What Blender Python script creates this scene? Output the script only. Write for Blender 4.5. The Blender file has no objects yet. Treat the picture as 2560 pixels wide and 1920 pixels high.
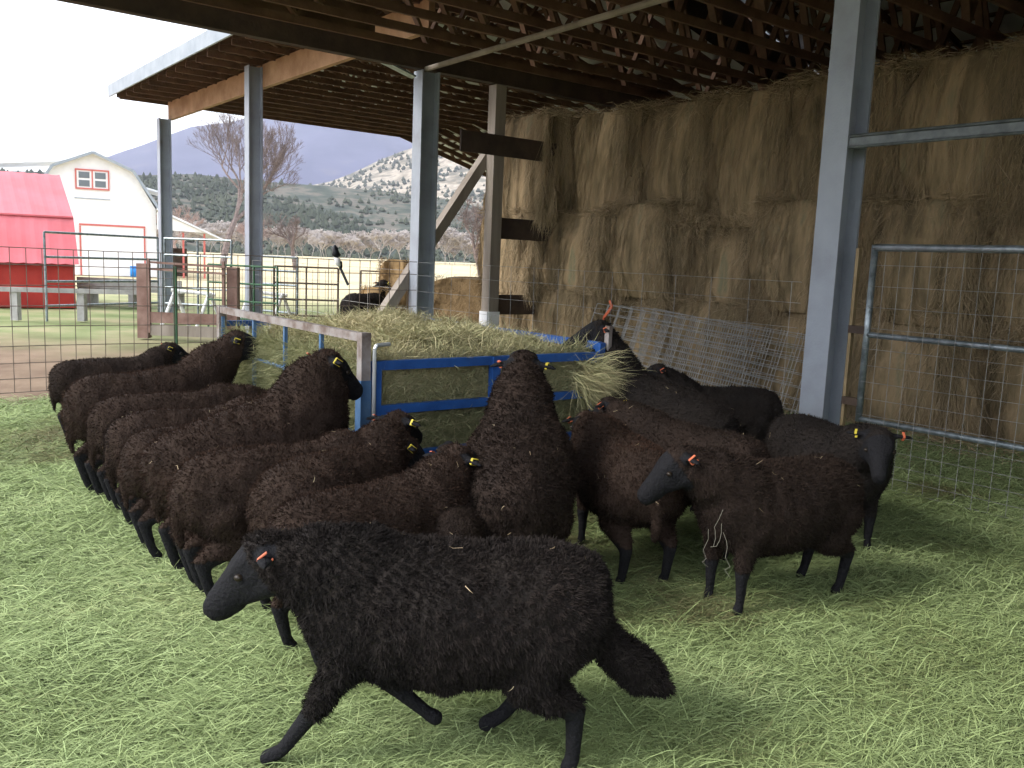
import bpy, math, random
import numpy as np
from math import sin, cos, pi, radians
from mathutils import Vector, Matrix, noise

random.seed(7); rng = np.random.default_rng(7)
scene = bpy.context.scene
COL = scene.collection

# ------------------------------------------------------------ camera
CH = 1.52; FPX = 2175.0; PITCH = radians(8.0); ROLL = radians(2.35)
cam_d = bpy.data.cameras.new('camera'); cam = bpy.data.objects.new('camera', cam_d); COL.objects.link(cam)
fw = Vector((0, cos(PITCH), -sin(PITCH))); r0 = Vector((1, 0, 0)); u0 = r0.cross(fw)
rt = cos(ROLL)*r0 + sin(ROLL)*u0; up = -sin(ROLL)*r0 + cos(ROLL)*u0
M = Matrix((rt, up, -fw)).transposed().to_4x4(); M.translation = Vector((0, 0, CH))
cam.matrix_world = M
cam_d.sensor_width = 36; cam_d.lens = 36*FPX/2560; cam_d.clip_start = .05; cam_d.clip_end = 20000
scene.camera = cam
scene.render.resolution_x = 1024; scene.render.resolution_y = 768

# ------------------------------------------------------------ light
SUN_EL = radians(38); SUN_AZ = radians(-112)       # azimuth measured from +Y towards +X
w = bpy.data.worlds.new('World'); scene.world = w; w.use_nodes = True
nt = w.node_tree; nt.nodes.clear()
out = nt.nodes.new('ShaderNodeOutputWorld'); bg = nt.nodes.new('ShaderNodeBackground')
sky = nt.nodes.new('ShaderNodeTexSky'); sky.sky_type = 'NISHITA'; sky.sun_disc = False
sky.sun_elevation = SUN_EL; sky.sun_rotation = SUN_AZ; sky.dust_density = 3.0
tc = nt.nodes.new('ShaderNodeTexCoord'); cn = nt.nodes.new('ShaderNodeTexNoise'); cn.inputs['Scale'].default_value = 2.2
cn.inputs['Detail'].default_value = 4
cr = nt.nodes.new('ShaderNodeValToRGB'); cr.color_ramp.elements[0].color = (6.2, 6.5, 7.1, 1); cr.color_ramp.elements[1].color = (8.6, 8.8, 9.2, 1)
cr.color_ramp.elements[0].position = .35; cr.color_ramp.elements[1].position = .65
mx = nt.nodes.new('ShaderNodeMix'); mx.data_type = 'RGBA'; mx.inputs[0].default_value = .82
nt.links.new(tc.outputs['Generated'], cn.inputs['Vector']); nt.links.new(cn.outputs['Fac'], cr.inputs['Fac'])
nt.links.new(sky.outputs[0], mx.inputs[6]); nt.links.new(cr.outputs[0], mx.inputs[7])
nt.links.new(mx.outputs[2], bg.inputs[0]); bg.inputs[1].default_value = .12
nt.links.new(bg.outputs[0], out.inputs[0])
sd = bpy.data.lights.new('sun', 'SUN'); sd.energy = 1.1; sd.angle = radians(18); sd.color = (1, .96, .9)
so = bpy.data.objects.new('sun', sd); COL.objects.link(so)
sv = Vector((sin(SUN_AZ)*cos(SUN_EL), cos(SUN_AZ)*cos(SUN_EL), sin(SUN_EL)))
so.rotation_euler = sv.to_track_quat('Z', 'Y').to_euler(); so.location = (0, 0, 30)
scene.view_settings.view_transform = 'Standard'; scene.view_settings.look = 'None'
scene.view_settings.exposure = 1.75; scene.view_settings.gamma = 1

# ------------------------------------------------------------ materials
def mat(name, cols, rough=.8, nscale=5, bump=0, bscale=None, metal=0, stretch=(1, 1, 1), detail=5, coord='Object', attr=None, spec=.3, lo=.35, hi=.65):
    """cols: list of colours spread by noise; attr: name of a per-vertex 0..1 value used instead of noise"""
    m = bpy.data.materials.new(name); m.use_nodes = True; n = m.node_tree; n.nodes.clear()
    o = n.nodes.new('ShaderNodeOutputMaterial'); b = n.nodes.new('ShaderNodeBsdfPrincipled')
    n.links.new(b.outputs[0], o.inputs[0]); b.inputs['Roughness'].default_value = rough; b.inputs['Metallic'].default_value = metal
    b.inputs['Specular IOR Level'].default_value = spec
    t = n.nodes.new('ShaderNodeTexCoord'); mp = n.nodes.new('ShaderNodeMapping'); mp.inputs['Scale'].default_value = stretch
    n.links.new(t.outputs[coord], mp.inputs[0])
    ns = n.nodes.new('ShaderNodeTexNoise'); ns.inputs['Scale'].default_value = nscale; ns.inputs['Detail'].default_value = detail
    ns.inputs['Roughness'].default_value = .6
    n.links.new(mp.outputs[0], ns.inputs['Vector'])
    if len(cols) == 1:
        b.inputs['Base Color'].default_value = (*cols[0], 1)
    else:
        c = n.nodes.new('ShaderNodeValToRGB'); e = c.color_ramp.elements
        while len(e) < len(cols): e.new(.5)
        for i, k in enumerate(cols):
            e[i].position = (lo + (hi-lo)*i/(len(cols)-1)) if not attr else i/(len(cols)-1); e[i].color = (*k, 1)
        if attr:
            a = n.nodes.new('ShaderNodeAttribute'); a.attribute_name = attr; n.links.new(a.outputs['Fac'], c.inputs['Fac'])
        else: n.links.new(ns.outputs['Fac'], c.inputs['Fac'])
        n.links.new(c.outputs[0], b.inputs['Base Color'])
    if bump:
        bn = n.nodes.new('ShaderNodeTexNoise'); bn.inputs['Scale'].default_value = bscale or nscale*4; bn.inputs['Detail'].default_value = 6
        n.links.new(mp.outputs[0], bn.inputs['Vector'])
        bp = n.nodes.new('ShaderNodeBump'); bp.inputs['Strength'].default_value = bump; bp.inputs['Distance'].default_value = .02
        n.links.new(bn.outputs['Fac'], bp.inputs['Height']); n.links.new(bp.outputs[0], b.inputs['Normal'])
    return m

MT = dict(
    steel=mat('painted_steel', [(.19, .175, .17), (.26, .285, .33), (.30, .335, .385), (.33, .365, .415)], .5, 2.2, .15, 60, spec=.35, lo=.22, hi=.7, detail=10),
    pipe=mat('galvanised_pipe', [(.15, .18, .19), (.32, .37, .40)], .35, 14, .1, 60, metal=.6),
    pole=mat('weathered_timber', [(.20, .17, .14), (.34, .30, .26)], .85, 3, .3, 30, stretch=(1, 1, .15)),
    timber=mat('barn_timber', [(.10, .055, .036), (.18, .102, .064)], .8, 3, .2, 25),
    newtimber=mat('orange_timber', [(.30, .17, .09), (.45, .28, .16)], .8, 2.5, .2, 25),
    darktimber=mat('dark_timber', [(.045, .032, .026), (.085, .058, .042)], .85, 3, .2, 25),
    sheet=mat('roof_metal', [(.55, .57, .60), (.70, .72, .74)], .5, 1.5, .05, 20),
    fascia=mat('fascia_metal', [(.24, .28, .32), (.32, .36, .40)], .45, 3, .05),
    wire=mat('rusty_wire', [(.07, .055, .045), (.15, .115, .09)], .7, 8),
    wires=mat('silver_wire', [(.35, .34, .32), (.55, .54, .52)], .5, 8, metal=.3),
    blue=mat('blue_paint', [(.018, .075, .27), (.03, .12, .40)], .4, 6, .15, 50, spec=.5),
    rail=mat('worn_rail', [(.15, .11, .09), (.27, .235, .22), (.34, .32, .31)], .5, 7, .2, 60, metal=.2),
    trackpaint=mat('dark_track', [(.07, .08, .08), (.14, .16, .16)], .45, 9, metal=.3),
    pine=mat('pine_green', [(.04, .05, .038), (.075, .085, .06)], .95, .02, spec=.05),
    batten=mat('batten_wood', [(.20, .15, .08), (.30, .23, .13)], .85, 6),
    teal=mat('faded_blue_paint', [(.05, .12, .25), (.10, .19, .32)], .5, 6, .1, 50),
    greywood=mat('silvered_timber', [(.30, .29, .28), (.44, .43, .42)], .9, 5, .2, 30),
    zinc=mat('zinc_rod', [(.6, .64, .66)], .3, metal=.6),
    yellow=mat('yellow_tag', [(.45, .37, .05), (.62, .52, .06)], .5), orange=mat('orange_tag', [(.5, .12, .06), (.70, .20, .10)], .5),
    white=mat('white_paint', [(.72, .73, .74), (.8, .8, .8)], .7, 3),
    redroof=mat('red_metal', [(.60, .11, .13), (.68, .15, .18)], .4, 1.2, spec=.6), redwall=mat('red_wall', [(.33, .025, .02), (.42, .04, .03)], .7, 2),
    redtrim=mat('red_trim', [(.48, .12, .10), (.55, .16, .14)], .7),
    glass=mat('window_glass', [(.10, .12, .13)], .1, spec=.8), paleblue=mat('blue_plastic', [(.02, .22, .65)], .4),
    rustpost=mat('red_brown_timber', [(.17, .10, .08), (.27, .18, .15)], .85, 4, .2, 25), green=mat('green_paint', [(.03, .09, .045), (.05, .13, .07)], .6, 8),
    bark=mat('bark', [(.11, .085, .08), (.20, .16, .15)], .9, 6), barkpink=mat('pinkish_bark', [(.27, .19, .17), (.36, .27, .25)], .9, 6),
    head=mat('black_hair', [(.010, .011, .012), (.026, .027, .029)], .62, 30, .25, 180, spec=.35),
    eye=mat('eye', [(.018, .012, .007)], .4, spec=.35), hoof=mat('hoof', [(.03, .028, .026)], .5),
    bird=mat('bird_black', [(.012, .013, .018)], .4), birdw=mat('bird_white', [(.7, .7, .7)], .8),
    strap=mat('orange_strap', [(.62, .14, .06)], .7), galv=mat('dull_wire', [(.24, .24, .235), (.42, .42, .41)], .55, 8, metal=.3),
    whitepvc=mat('white_pvc', [(.75, .77, .8)], .4),
)
FL = dict(
    brown=mat('brown_fleece', [(.016, .011, .009), (.046, .027, .019), (.105, .054, .036)], .9, attr='tip', spec=.12),
    dark=mat('dark_fleece', [(.013, .010, .008), (.032, .021, .016), (.066, .038, .027)], .9, attr='tip', spec=.12),
    black=mat('black_fleece', [(.011, .010, .0095), (.024, .019, .017), (.046, .033, .027)], .9, attr='tip', spec=.12))
def body_mat(name, a, b, c):
    m = mat(name, [(.014, .014, .016), a, b, c], .85, 30, .5, 90, attr='wool', spec=.12); return m
BODY = dict(brown=body_mat('brown_sheep', (.016, .011, .009), (.038, .025, .019), (.057, .035, .026)), dark=body_mat('dark_sheep', (.013, .010, .009), (.028, .019, .015), (.042, .027, .021)), black=body_mat('black_sheep', (.012, .011, .011), (.022, .018, .016), (.032, .025, .021)))
HAY = mat('hay_strand', [(.17, .16, .075), (.26, .33, .13), (.32, .41, .18), (.40, .46, .21), (.52, .50, .25)], .75, attr='tip', spec=.25)
HAYF = mat('feeder_hay_strand', [(.20, .22, .11), (.32, .33, .17), (.46, .41, .235), (.58, .49, .31)], .75, attr='tip', spec=.25)
HAYB = mat('bale_strand', [(.13, .105, .066), (.24, .19, .115), (.36, .275, .17), (.48, .38, .25), (.27, .265, .16)], .85, attr='tip', spec=.1)

# ------------------------------------------------------------ mesh helpers
class MB:
    def __init__(s): s.v = []; s.f = []; s.n = 0
    def add(s, v, f):
        v = np.asarray(v, float).reshape(-1, 3); s.v.append(v); n = s.n
        s.f += [tuple(i+n for i in q) for q in f]; s.n += len(v); return s
    def box(s, c, h, ax=None):
        """c centre, h half sizes, ax three axes"""
        ax = ax or (Vector((1, 0, 0)), Vector((0, 1, 0)), Vector((0, 0, 1)))
        c = Vector(c); v = []
        for i in (-1, 1):
            for j in (-1, 1):
                for k in (-1, 1): v.append(c + ax[0]*h[0]*i + ax[1]*h[1]*j + ax[2]*h[2]*k)
        return s.add([tuple(p) for p in v], [(0, 1, 3, 2), (4, 6, 7, 5), (0, 4, 5, 1), (2, 3, 7, 6), (0, 2, 6, 4), (1, 5, 7, 3)])
    def bar(s, a, b, wd, ht, upv=(0, 0, 1)):
        a = Vector(a); b = Vector(b); d = b-a; L = d.length; d.normalize()
        sd_ = d.cross(Vector(upv)); sd_ = sd_ if sd_.length > .02 else d.cross(Rv); sd_.normalize(); u = sd_.cross(d)
        return s.box((a+b)/2, (L/2, wd/2, ht/2), (d, sd_, u))
    def tubes(s, A, B, ra, rb=None, n=6):
        A = np.asarray(A, float).reshape(-1, 3); B = np.asarray(B, float).reshape(-1, 3)
        ra = np.broadcast_to(np.asarray(ra, float), (len(A),)); rb = ra if rb is None else np.broadcast_to(np.asarray(rb, float), (len(A),))
        D = B-A; L = np.linalg.norm(D, axis=1, keepdims=True)+1e-9; D = D/L
        ref = np.where(np.abs(D[:, 2:3]) > .9, [[1., 0, 0]], [[0, 0, 1.]]); S = np.cross(D, ref); S /= np.linalg.norm(S, axis=1, keepdims=True)
        U = np.cross(S, D); vs = []
        for k in range(n):
            a = 2*pi*k/n; o = S*cos(a)+U*sin(a); vs.append(A+o*ra[:, None])
        for k in range(n):
            a = 2*pi*k/n; o = S*cos(a)+U*sin(a); vs.append(B+o*rb[:, None])
        V = np.stack(vs, 1).reshape(-1, 3); f = []
        for i in range(len(A)):
            b = i*2*n
            for k in range(n): f.append((b+k, b+(k+1) % n, b+n+(k+1) % n, b+n+k))
            f.append(tuple(b+k for k in range(n))[::-1]); f.append(tuple(b+n+k for k in range(n)))
        return s.add(V, f)
    def path(s, pts, r, n=8):
        for a, b in zip(pts[:-1], pts[1:]): s.tubes([a], [b], r, n=n)
        return s
    def build(s, name, m, parent=None, smooth=False, **kw):
        me = bpy.data.meshes.new(name); V = np.concatenate(s.v)
        me.from_pydata(V.tolist(), [], s.f); me.materials.append(m)
        if smooth: me.polygons.foreach_set('use_smooth', [True]*len(me.polygons))
        o = bpy.data.objects.new(name, me); COL.objects.link(o)
        if parent: o.parent = parent; o.matrix_parent_inverse = parent.matrix_world.inverted()
        for k, v in kw.items(): o[k] = v
        return o
def empty(name, loc, label=None, cat=None, group=None, rz=0):
    o = bpy.data.objects.new(name, None); COL.objects.link(o); o.location = loc; o.rotation_euler.z = rz; o.empty_display_size = .2
    o.matrix_world = Matrix.Translation(Vector(loc)) @ Matrix.Rotation(rz, 4, 'Z')
    return tag(o, label, cat, group)
def tag(o, label=None, cat=None, group=None, kind=None):
    if label: o['label'] = label
    if cat: o['category'] = cat
    if group: o['group'] = group
    if kind: o['kind'] = kind
    return o
def blades(name, root, vec, side, width, tip, m, parent=None, bend=None, curved=False, **kw):
    """N thin tapered strips: root (N,3), full vector (N,3), side direction (N,3), width (N), tip value root->tip (N,2)"""
    N = len(root); width = np.broadcast_to(width, (N,))[:, None]; side = side/(np.linalg.norm(side, axis=1, keepdims=True)+1e-9)
    bend = np.zeros((N, 3)) if bend is None else bend; st_ = (.30, .66) if curved else (.55,); at = lambda q: root+vec*q+bend*4*q*(1-q)
    rows_ = [root-side*width/2, root+side*width/2]
    for q in st_: rows_ += [at(q)-side*width*.45*(1.15-q*.5), at(q)+side*width*.45*(1.15-q*.5)]
    rows_.append(root+vec); K = len(rows_); V = np.stack(rows_, 1).reshape(-1, 3)
    me = bpy.data.meshes.new(name); me.vertices.add(N*K); me.vertices.foreach_set('co', V.astype(np.float32).ravel())
    b = (np.arange(N)*K)[:, None]; nq = len(st_); parts = [b+np.array([[2*q, 2*q+1, 2*q+3, 2*q+2]]) for q in range(nq)]+[b+np.array([[2*nq, 2*nq+1, 2*nq+2]])]
    loops = np.concatenate(parts, 1).ravel(); LP = 4*nq+3
    me.loops.add(N*LP); me.loops.foreach_set('vertex_index', loops.astype(np.int32)); me.polygons.add(N*(nq+1))
    st = np.stack([np.arange(N)*LP+4*q for q in range(nq+1)], 1).ravel(); me.polygons.foreach_set('loop_start', st.astype(np.int32))
    me.update(calc_edges=True); me.validate()
    a = me.attributes.new('tip', 'FLOAT', 'POINT'); t = np.stack([tip[:, 0]]*2+[tip.mean(1)]*(K-3)+[tip[:, 1]], 1).ravel()
    a.data.foreach_set('value', t.astype(np.float32)); me.materials.append(m)
    o = bpy.data.objects.new(name, me); COL.objects.link(o)
    if parent: o.parent = parent; o.matrix_parent_inverse = parent.matrix_world.inverted()
    for k, v in kw.items(): o[k] = v
    return o
def unit(a): return a/(np.linalg.norm(a, axis=-1, keepdims=True)+1e-9)
class VN:      # smooth value noise on arrays
    def __init__(s, seed): g = np.random.default_rng(seed); s.t = g.random((32, 32, 32))
    def __call__(s, P):
        P = np.asarray(P); i = np.floor(P).astype(int); f = P-i; f = f*f*(3-2*f); r = 0
        for a in (0, 1):
            for b in (0, 1):
                for c in (0, 1):
                    wgt = (f[..., 0] if a else 1-f[..., 0])*(f[..., 1] if b else 1-f[..., 1])*(f[..., 2] if c else 1-f[..., 2])
                    r = r+wgt*s.t[(i[..., 0]+a) % 32, (i[..., 1]+b) % 32, (i[..., 2]+c) % 32]
        return r
vn = VN(3)
def fbm(P, oct=4): return sum(vn(np.asarray(P)*2.0**k+k*7.3)*.5**k for k in range(oct))/sum(.5**k for k in range(oct))

# ------------------------------------------------------------ building frame: R across the barn, L along its post row
AZ = radians(52.3); Rv = Vector((sin(AZ), cos(AZ), 0)); Lv = Vector((-cos(AZ), sin(AZ), 0)); Zv = Vector((0, 0, 1))
P1o = Vector((-1.24, 11.5, 0))
def W(R, L, z=0): return P1o + Rv*R + Lv*L + Zv*z
def toRL(p): d = Vector(p)-P1o; return d.dot(Rv), d.dot(Lv)
AX = (Rv, Lv, Zv)

# ------------------------------------------------------------ ground, bedding, hills
def ground_mat():
    m = bpy.data.materials.new('earth_and_grass'); m.use_nodes = True; n = m.node_tree; n.nodes.clear(); N = n.nodes.new; K = n.links.new
    o = N('ShaderNodeOutputMaterial'); b = N('ShaderNodeBsdfPrincipled'); K(b.outputs[0], o.inputs[0]); b.inputs['Roughness'].default_value = .95
    b.inputs['Specular IOR Level'].default_value = .1
    g = N('ShaderNodeNewGeometry'); sp = N('ShaderNodeSeparateXYZ'); K(g.outputs['Position'], sp.inputs[0])
    def noise_(s, d=5):
        x = N('ShaderNodeTexNoise'); x.inputs['Scale'].default_value = s; x.inputs['Detail'].default_value = d; K(g.outputs['Position'], x.inputs['Vector']); return x.outputs['Fac']
    def ramp(f, cs, ps):
        r = N('ShaderNodeValToRGB'); e = r.color_ramp.elements
        while len(e) < len(cs): e.new(.5)
        for i in range(len(cs)): e[i].position = ps[i]; e[i].color = (*cs[i], 1)
        K(f, r.inputs[0]); return r.outputs[0]
    def mixc(f, a, b_):
        x = N('ShaderNodeMix'); x.data_type = 'RGBA'; K(f, x.inputs[0]); K(a, x.inputs[6]); K(b_, x.inputs[7]); return x.outputs[2]
    def mr(v, a, b_, c=0, d=1):
        x = N('ShaderNodeMapRange'); x.inputs[1].default_value = a; x.inputs[2].default_value = b_; x.inputs[3].default_value = c; x.inputs[4].default_value = d; K(v, x.inputs[0]); return x.outputs[0]
    dirt = ramp(noise_(1.3), [(.17, .12, .085), (.25, .185, .13)], [.35, .65])
    grass = ramp(noise_(.8), [(.13, .17, .07), (.22, .25, .12), (.33, .30, .18)], [.3, .5, .7])
    field = ramp(noise_(.09, 7), [(.40, .33, .21), (.52, .44, .28), (.36, .33, .22)], [.3, .5, .75])
    # distance along Y with a wobbling edge
    add = N('ShaderNodeMath'); add.operation = 'MULTIPLY_ADD'; K(noise_(.35), add.inputs[0]); add.inputs[1].default_value = 7; K(sp.outputs['Y'], add.inputs[2])
    c1 = mixc(mr(add.outputs[0], 15, 19), dirt, grass); c2 = mixc(mr(add.outputs[0], 26, 40), c1, field)
    K(c2, b.inputs['Base Color'])
    bp = N('ShaderNodeBump'); bp.inputs['Strength'].default_value = .6; bp.inputs['Distance'].default_value = .03; K(noise_(14, 8), bp.inputs['Height']); K(bp.outputs[0], b.inputs['Normal'])
    return m
gm = MB(); gm.add([(-9000, -9000, -.03), (9000, -9000, -.03), (9000, 9000, -.03), (-9000, 9000, -.03)], [(0, 1, 2, 3)])
gm.build('ground', ground_mat(), kind='structure')
# bedding sheet with small swells under the strands
def bed_h(x, y): P = np.stack([np.asarray(x, float), np.asarray(y, float), np.zeros_like(np.asarray(x, float))], -1); return (fbm(P*1.7, 4)-.5)*.07+(fbm(P*9+5, 3)-.5)*.02
xs = np.linspace(-11, 7, 300); ys = np.linspace(-6, 14.5, 340); X, Y = np.meshgrid(xs, ys)
Rr = (X-P1o.x)*Rv.x+(Y-P1o.y)*Rv.y; Lr = (X-P1o.x)*Lv.x+(Y-P1o.y)*Lv.y
Hh = bed_h(X, Y)+.004
edge = np.clip((-.15-Lr)/.5, 0, 1)*np.clip((3.2-Rr)/.5, 0, 1)
Hh = Hh*np.clip(edge*2, 0, 1)-.09*(1-edge)
bm_ = MB(); nx = len(xs); idx = lambda i, j: i*nx+j
bm_.add(np.stack([X, Y, Hh], -1).reshape(-1, 3), [(idx(i, j), idx(i, j+1), idx(i+1, j+1), idx(i+1, j)) for i in range(len(ys)-1) for j in range(nx-1)])
bed = bm_.build('hay_bedding_floor', mat('trampled_hay', [(.13, .165, .075), (.20, .25, .12), (.28, .33, .16)], .9, 7, .8, 70, spec=.1), smooth=True, kind='structure')
# strands
def hay_floor(N):
    d = 1.7+9.5*rng.random(N)**1.55; az = rng.uniform(-.66, .66, N); x = d*np.sin(az); y = d*np.cos(az)
    R = (x-P1o.x)*Rv.x+(y-P1o.y)*Rv.y; L = (x-P1o.x)*Lv.x+(y-P1o.y)*Lv.y
    k = (L < -.4+.3*rng.random(N)) & (R < 2.6) & (R > -14); x, y, d = x[k], y[k], d[k]; n = len(x)
    a = rng.normal(radians(12), .75, n)+rng.integers(0, 2, n)*pi; ln = np.clip(rng.lognormal(-3.0, .45, n), .018, .15)*(1+.05*d)
    el = rng.normal(.10, .22, n); z = bed_h(x, y)+rng.random(n)*.012
    vec = np.stack([np.cos(a)*np.cos(el), np.sin(a)*np.cos(el), np.abs(np.sin(el))], 1)*ln[:, None]
    side = np.stack([-np.sin(a), np.cos(a), rng.normal(0, .5, n)], 1)
    bend = rng.normal(0, .07, (n, 3))*ln[:, None]; bend[:, 2] = np.abs(bend[:, 2])
    P = np.stack([x, y, z], 1); t = np.clip(-.02+.60*fbm(P*2.3, 3)+.35*fbm(P*.55+9, 2)+rng.normal(0, .10, n)-.35*np.clip(fbm(P*1.3+31, 3)-.56, 0, 1)*5, 0, 1)
    return blades('hay_bedding', P, vec, side, (rng.uniform(.0010, .0028, n)*(1+.17*d)), np.stack([t*.9, t], 1), HAY, bend=bend, curved=True, kind='stuff')
tag(hay_floor(480000), 'loose green hay strewn over the floor of the pen', 'hay')

def hill(name, D0, D1, prof, m, az0, az1, seed, rough=.06, back=1.25, na=260, nr=46, trees=0, tr=(2, 4)):
    """prof: [(azimuth deg, elevation deg)] crest as seen from the barn"""
    V = []; pa = [p[0] for p in prof]; pe = [p[1] for p in prof]; az = np.linspace(az0, az1, na); q = np.linspace(0, back, nr)
    A, Q = np.meshgrid(az, q); D = D0+(D1-D0)*Q; Hc = D1*np.tan(np.radians(np.interp(A, pa, pe)))
    s = np.where(Q <= 1, Q**1.25, 1-(Q-1)*1.6); P = np.stack([A*.35+seed, Q*3.1, Q*0+seed], -1)
    n1 = (fbm(P*1.0, 5)-.5); Z = Hc*s*(1+n1*rough*8*np.clip(1-Q, 0, 1))+Hc*n1*rough*.8*np.clip(Q, 0, 1)-4+4*np.clip(Q*4, 0, 1)
    a = np.radians(A); V = np.stack([D*np.sin(a), D*np.cos(a), Z], -1).reshape(-1, 3)
    o = MB().add(V, [(i*na+j, i*na+j+1, (i+1)*na+j+1, (i+1)*na+j) for i in range(nr-1) for j in range(na-1)]).build(name, m, smooth=True, kind='structure')
    if trees:
        G = V.reshape(nr, na, 3); i = rng.uniform(0, int(nr/back)-1, trees); j = rng.uniform(0, na-1, trees); i0 = i.astype(int); j0 = j.astype(int)
        P_ = G[i0, j0]*((1-(i-i0))*(1-(j-j0)))[:, None]+G[i0+1, j0]*((i-i0)*(1-(j-j0)))[:, None]+G[i0, j0+1]*((1-(i-i0))*(j-j0))[:, None]+G[i0+1, j0+1]*((i-i0)*(j-j0))[:, None]
        P_ = P_[fbm(np.stack([P_[:, 0]*.012, P_[:, 1]*.012, P_[:, 0]*0], 1), 3) > rng.uniform(.32, .62, trees)]; n = len(P_)
        r = rng.uniform(*tr, n); h = r*rng.uniform(1.0, 1.9, n); th = rng.uniform(0, 6.3, n); vs = []
        for k in range(5): a_ = th+k*2*pi/5; q = r*rng.uniform(.7, 1.2, n); vs.append(P_+np.stack([np.cos(a_)*q, np.sin(a_)*q, h*rng.uniform(.15, .5, n)], 1))
        vs.append(P_+np.stack([r*0, r*0, h*1.3], 1)); vs.append(P_-np.stack([r*0, r*0, r*.6], 1)); VV = np.stack(vs, 1).reshape(-1, 3); f = []
        for b in range(0, n*7, 7):
            for k in range(5): f += [(b+k, b+(k+1) % 5, b+5), (b+(k+1) % 5, b+k, b+6)]
        t_ = MB().add(VV, f).build(name+'_trees', MT['pine'], kind='stuff'); tag(t_, 'scattered dark evergreens dotting the '+name.replace('_', ' '), 'trees')
    return o
hm = lambda n, c, s, lo=.35, hi=.65: mat(n, c, .95, s, .6, s*5, coord='Object', spec=.05, lo=lo, hi=hi, detail=9)
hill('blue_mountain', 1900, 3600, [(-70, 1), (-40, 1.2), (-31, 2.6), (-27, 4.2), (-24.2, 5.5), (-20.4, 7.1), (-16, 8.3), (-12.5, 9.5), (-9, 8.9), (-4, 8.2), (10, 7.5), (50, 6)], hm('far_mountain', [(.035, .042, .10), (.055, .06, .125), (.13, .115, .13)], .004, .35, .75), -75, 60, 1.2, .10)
hill('speckled_hillside', 900, 1700, [(-70, 1), (-30, 2.2), (-18, 3.0), (-12, 4.6), (-8, 6.5), (-4, 7.9), (4, 8.6), (12, 9), (50, 8)], hm('juniper_slope', [(.10, .095, .075), (.19, .165, .125), (.36, .31, .25), (.14, .13, .10)], .022, .38, .62), -75, 60, 4.7, .08, trees=12000, tr=(2, 4.5))
hill('forest_foothill', 420, 800, [(-70, 2.2), (-35, 3.6), (-26, 4.2), (-20, 4.5), (-12, 4.3), (-5, 4.0), (0, 2.9), (6, 2.5), (50, 2)], hm('pine_slope', [(.035, .045, .038), (.06, .07, .055), (.13, .115, .095), (.05, .055, .045)], .05, .36, .72), -75, 60, 8.1, .07, trees=22000, tr=(1.0, 2.6))

# ------------------------------------------------------------ the barn
barn = empty('open_barn', W(0, 0), 'open-sided pole barn with grey steel posts and brown timber trusses over the sheep', 'barn')
def hpost(L, h, nm='steel_post'):
    m = MB(); d = .12; fwid = .105; t = .011
    for s in (-1, 1): m.box(W(s*d, L, h/2), (t, fwid, h/2), AX)
    m.box(W(0, L, h/2), (d-t-.001, .008, h/2), AX)
    return m.build(nm, MT['steel'], barn)
hpost(-6.0, 4.02); hpost(0, 3.86); hpost(5.9, 4.78); hpost(11.4, 4.43); hpost(-12, 4.02)
# bracket plate at the middle post
m = MB(); a = W(-.14, -.1, 3.86); m.bar(W(-.95, .22, 4.05), W(-.16, .05, 3.78), .16, .02); m.build('bracket', MT['pipe'], barn)
for R in (1.12, 3.5):
    m = MB(); m.box(W(R, 0, 3.86/2), (.085, .085, 3.86/2), AX); m.build('timber_post', MT['pole'], barn)
m = MB(); m.box(W(1.12, -.10, .42), (.09, .012, .40), AX); m.box(W(1.02, 0, .42), (.012, .09, .40), AX); m.build('post_sleeve', MT['whitepvc'], barn)
for z0, z1, Ra, Rb in ((2.93, 3.2, .47, 3.6), (1.83, 2.12, 1.22, 3.6), (.77, 1.05, 1.22, 3.6)):
    m = MB(); m.box(W((Ra+Rb)/2, -.105 if z0 > 2.5 else .06, (z0+z1)/2), ((Rb-Ra)/2, .018, (z1-z0)/2), AX); m.build('girt', MT['darktimber'], barn)
m = MB(); m.bar(W(1.12, .17, 2.98), W(-1.02, .17, 0.02), .13, .15, upv=Lv); m.build('diagonal_brace', MT['pole'], barn)
# girder on line L=0, header on the post row
m = MB(); m.box(W(.25, 0, 4.02), (6.0, .06, .145), AX); m.build('girder', MT['darktimber'], barn)
m = MB(); m.box(W(.17, 5.85, 4.625), (.045, 5.65, .20), AX); m.build('header_beam', MT['newtimber'], barn)
m = MB(); m.tubes([W(-.05, .1, 3.88)], [W(-.05, -12, 3.98)], .035, n=8); m.build('lateral_pole', MT['pole'], barn)
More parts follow.
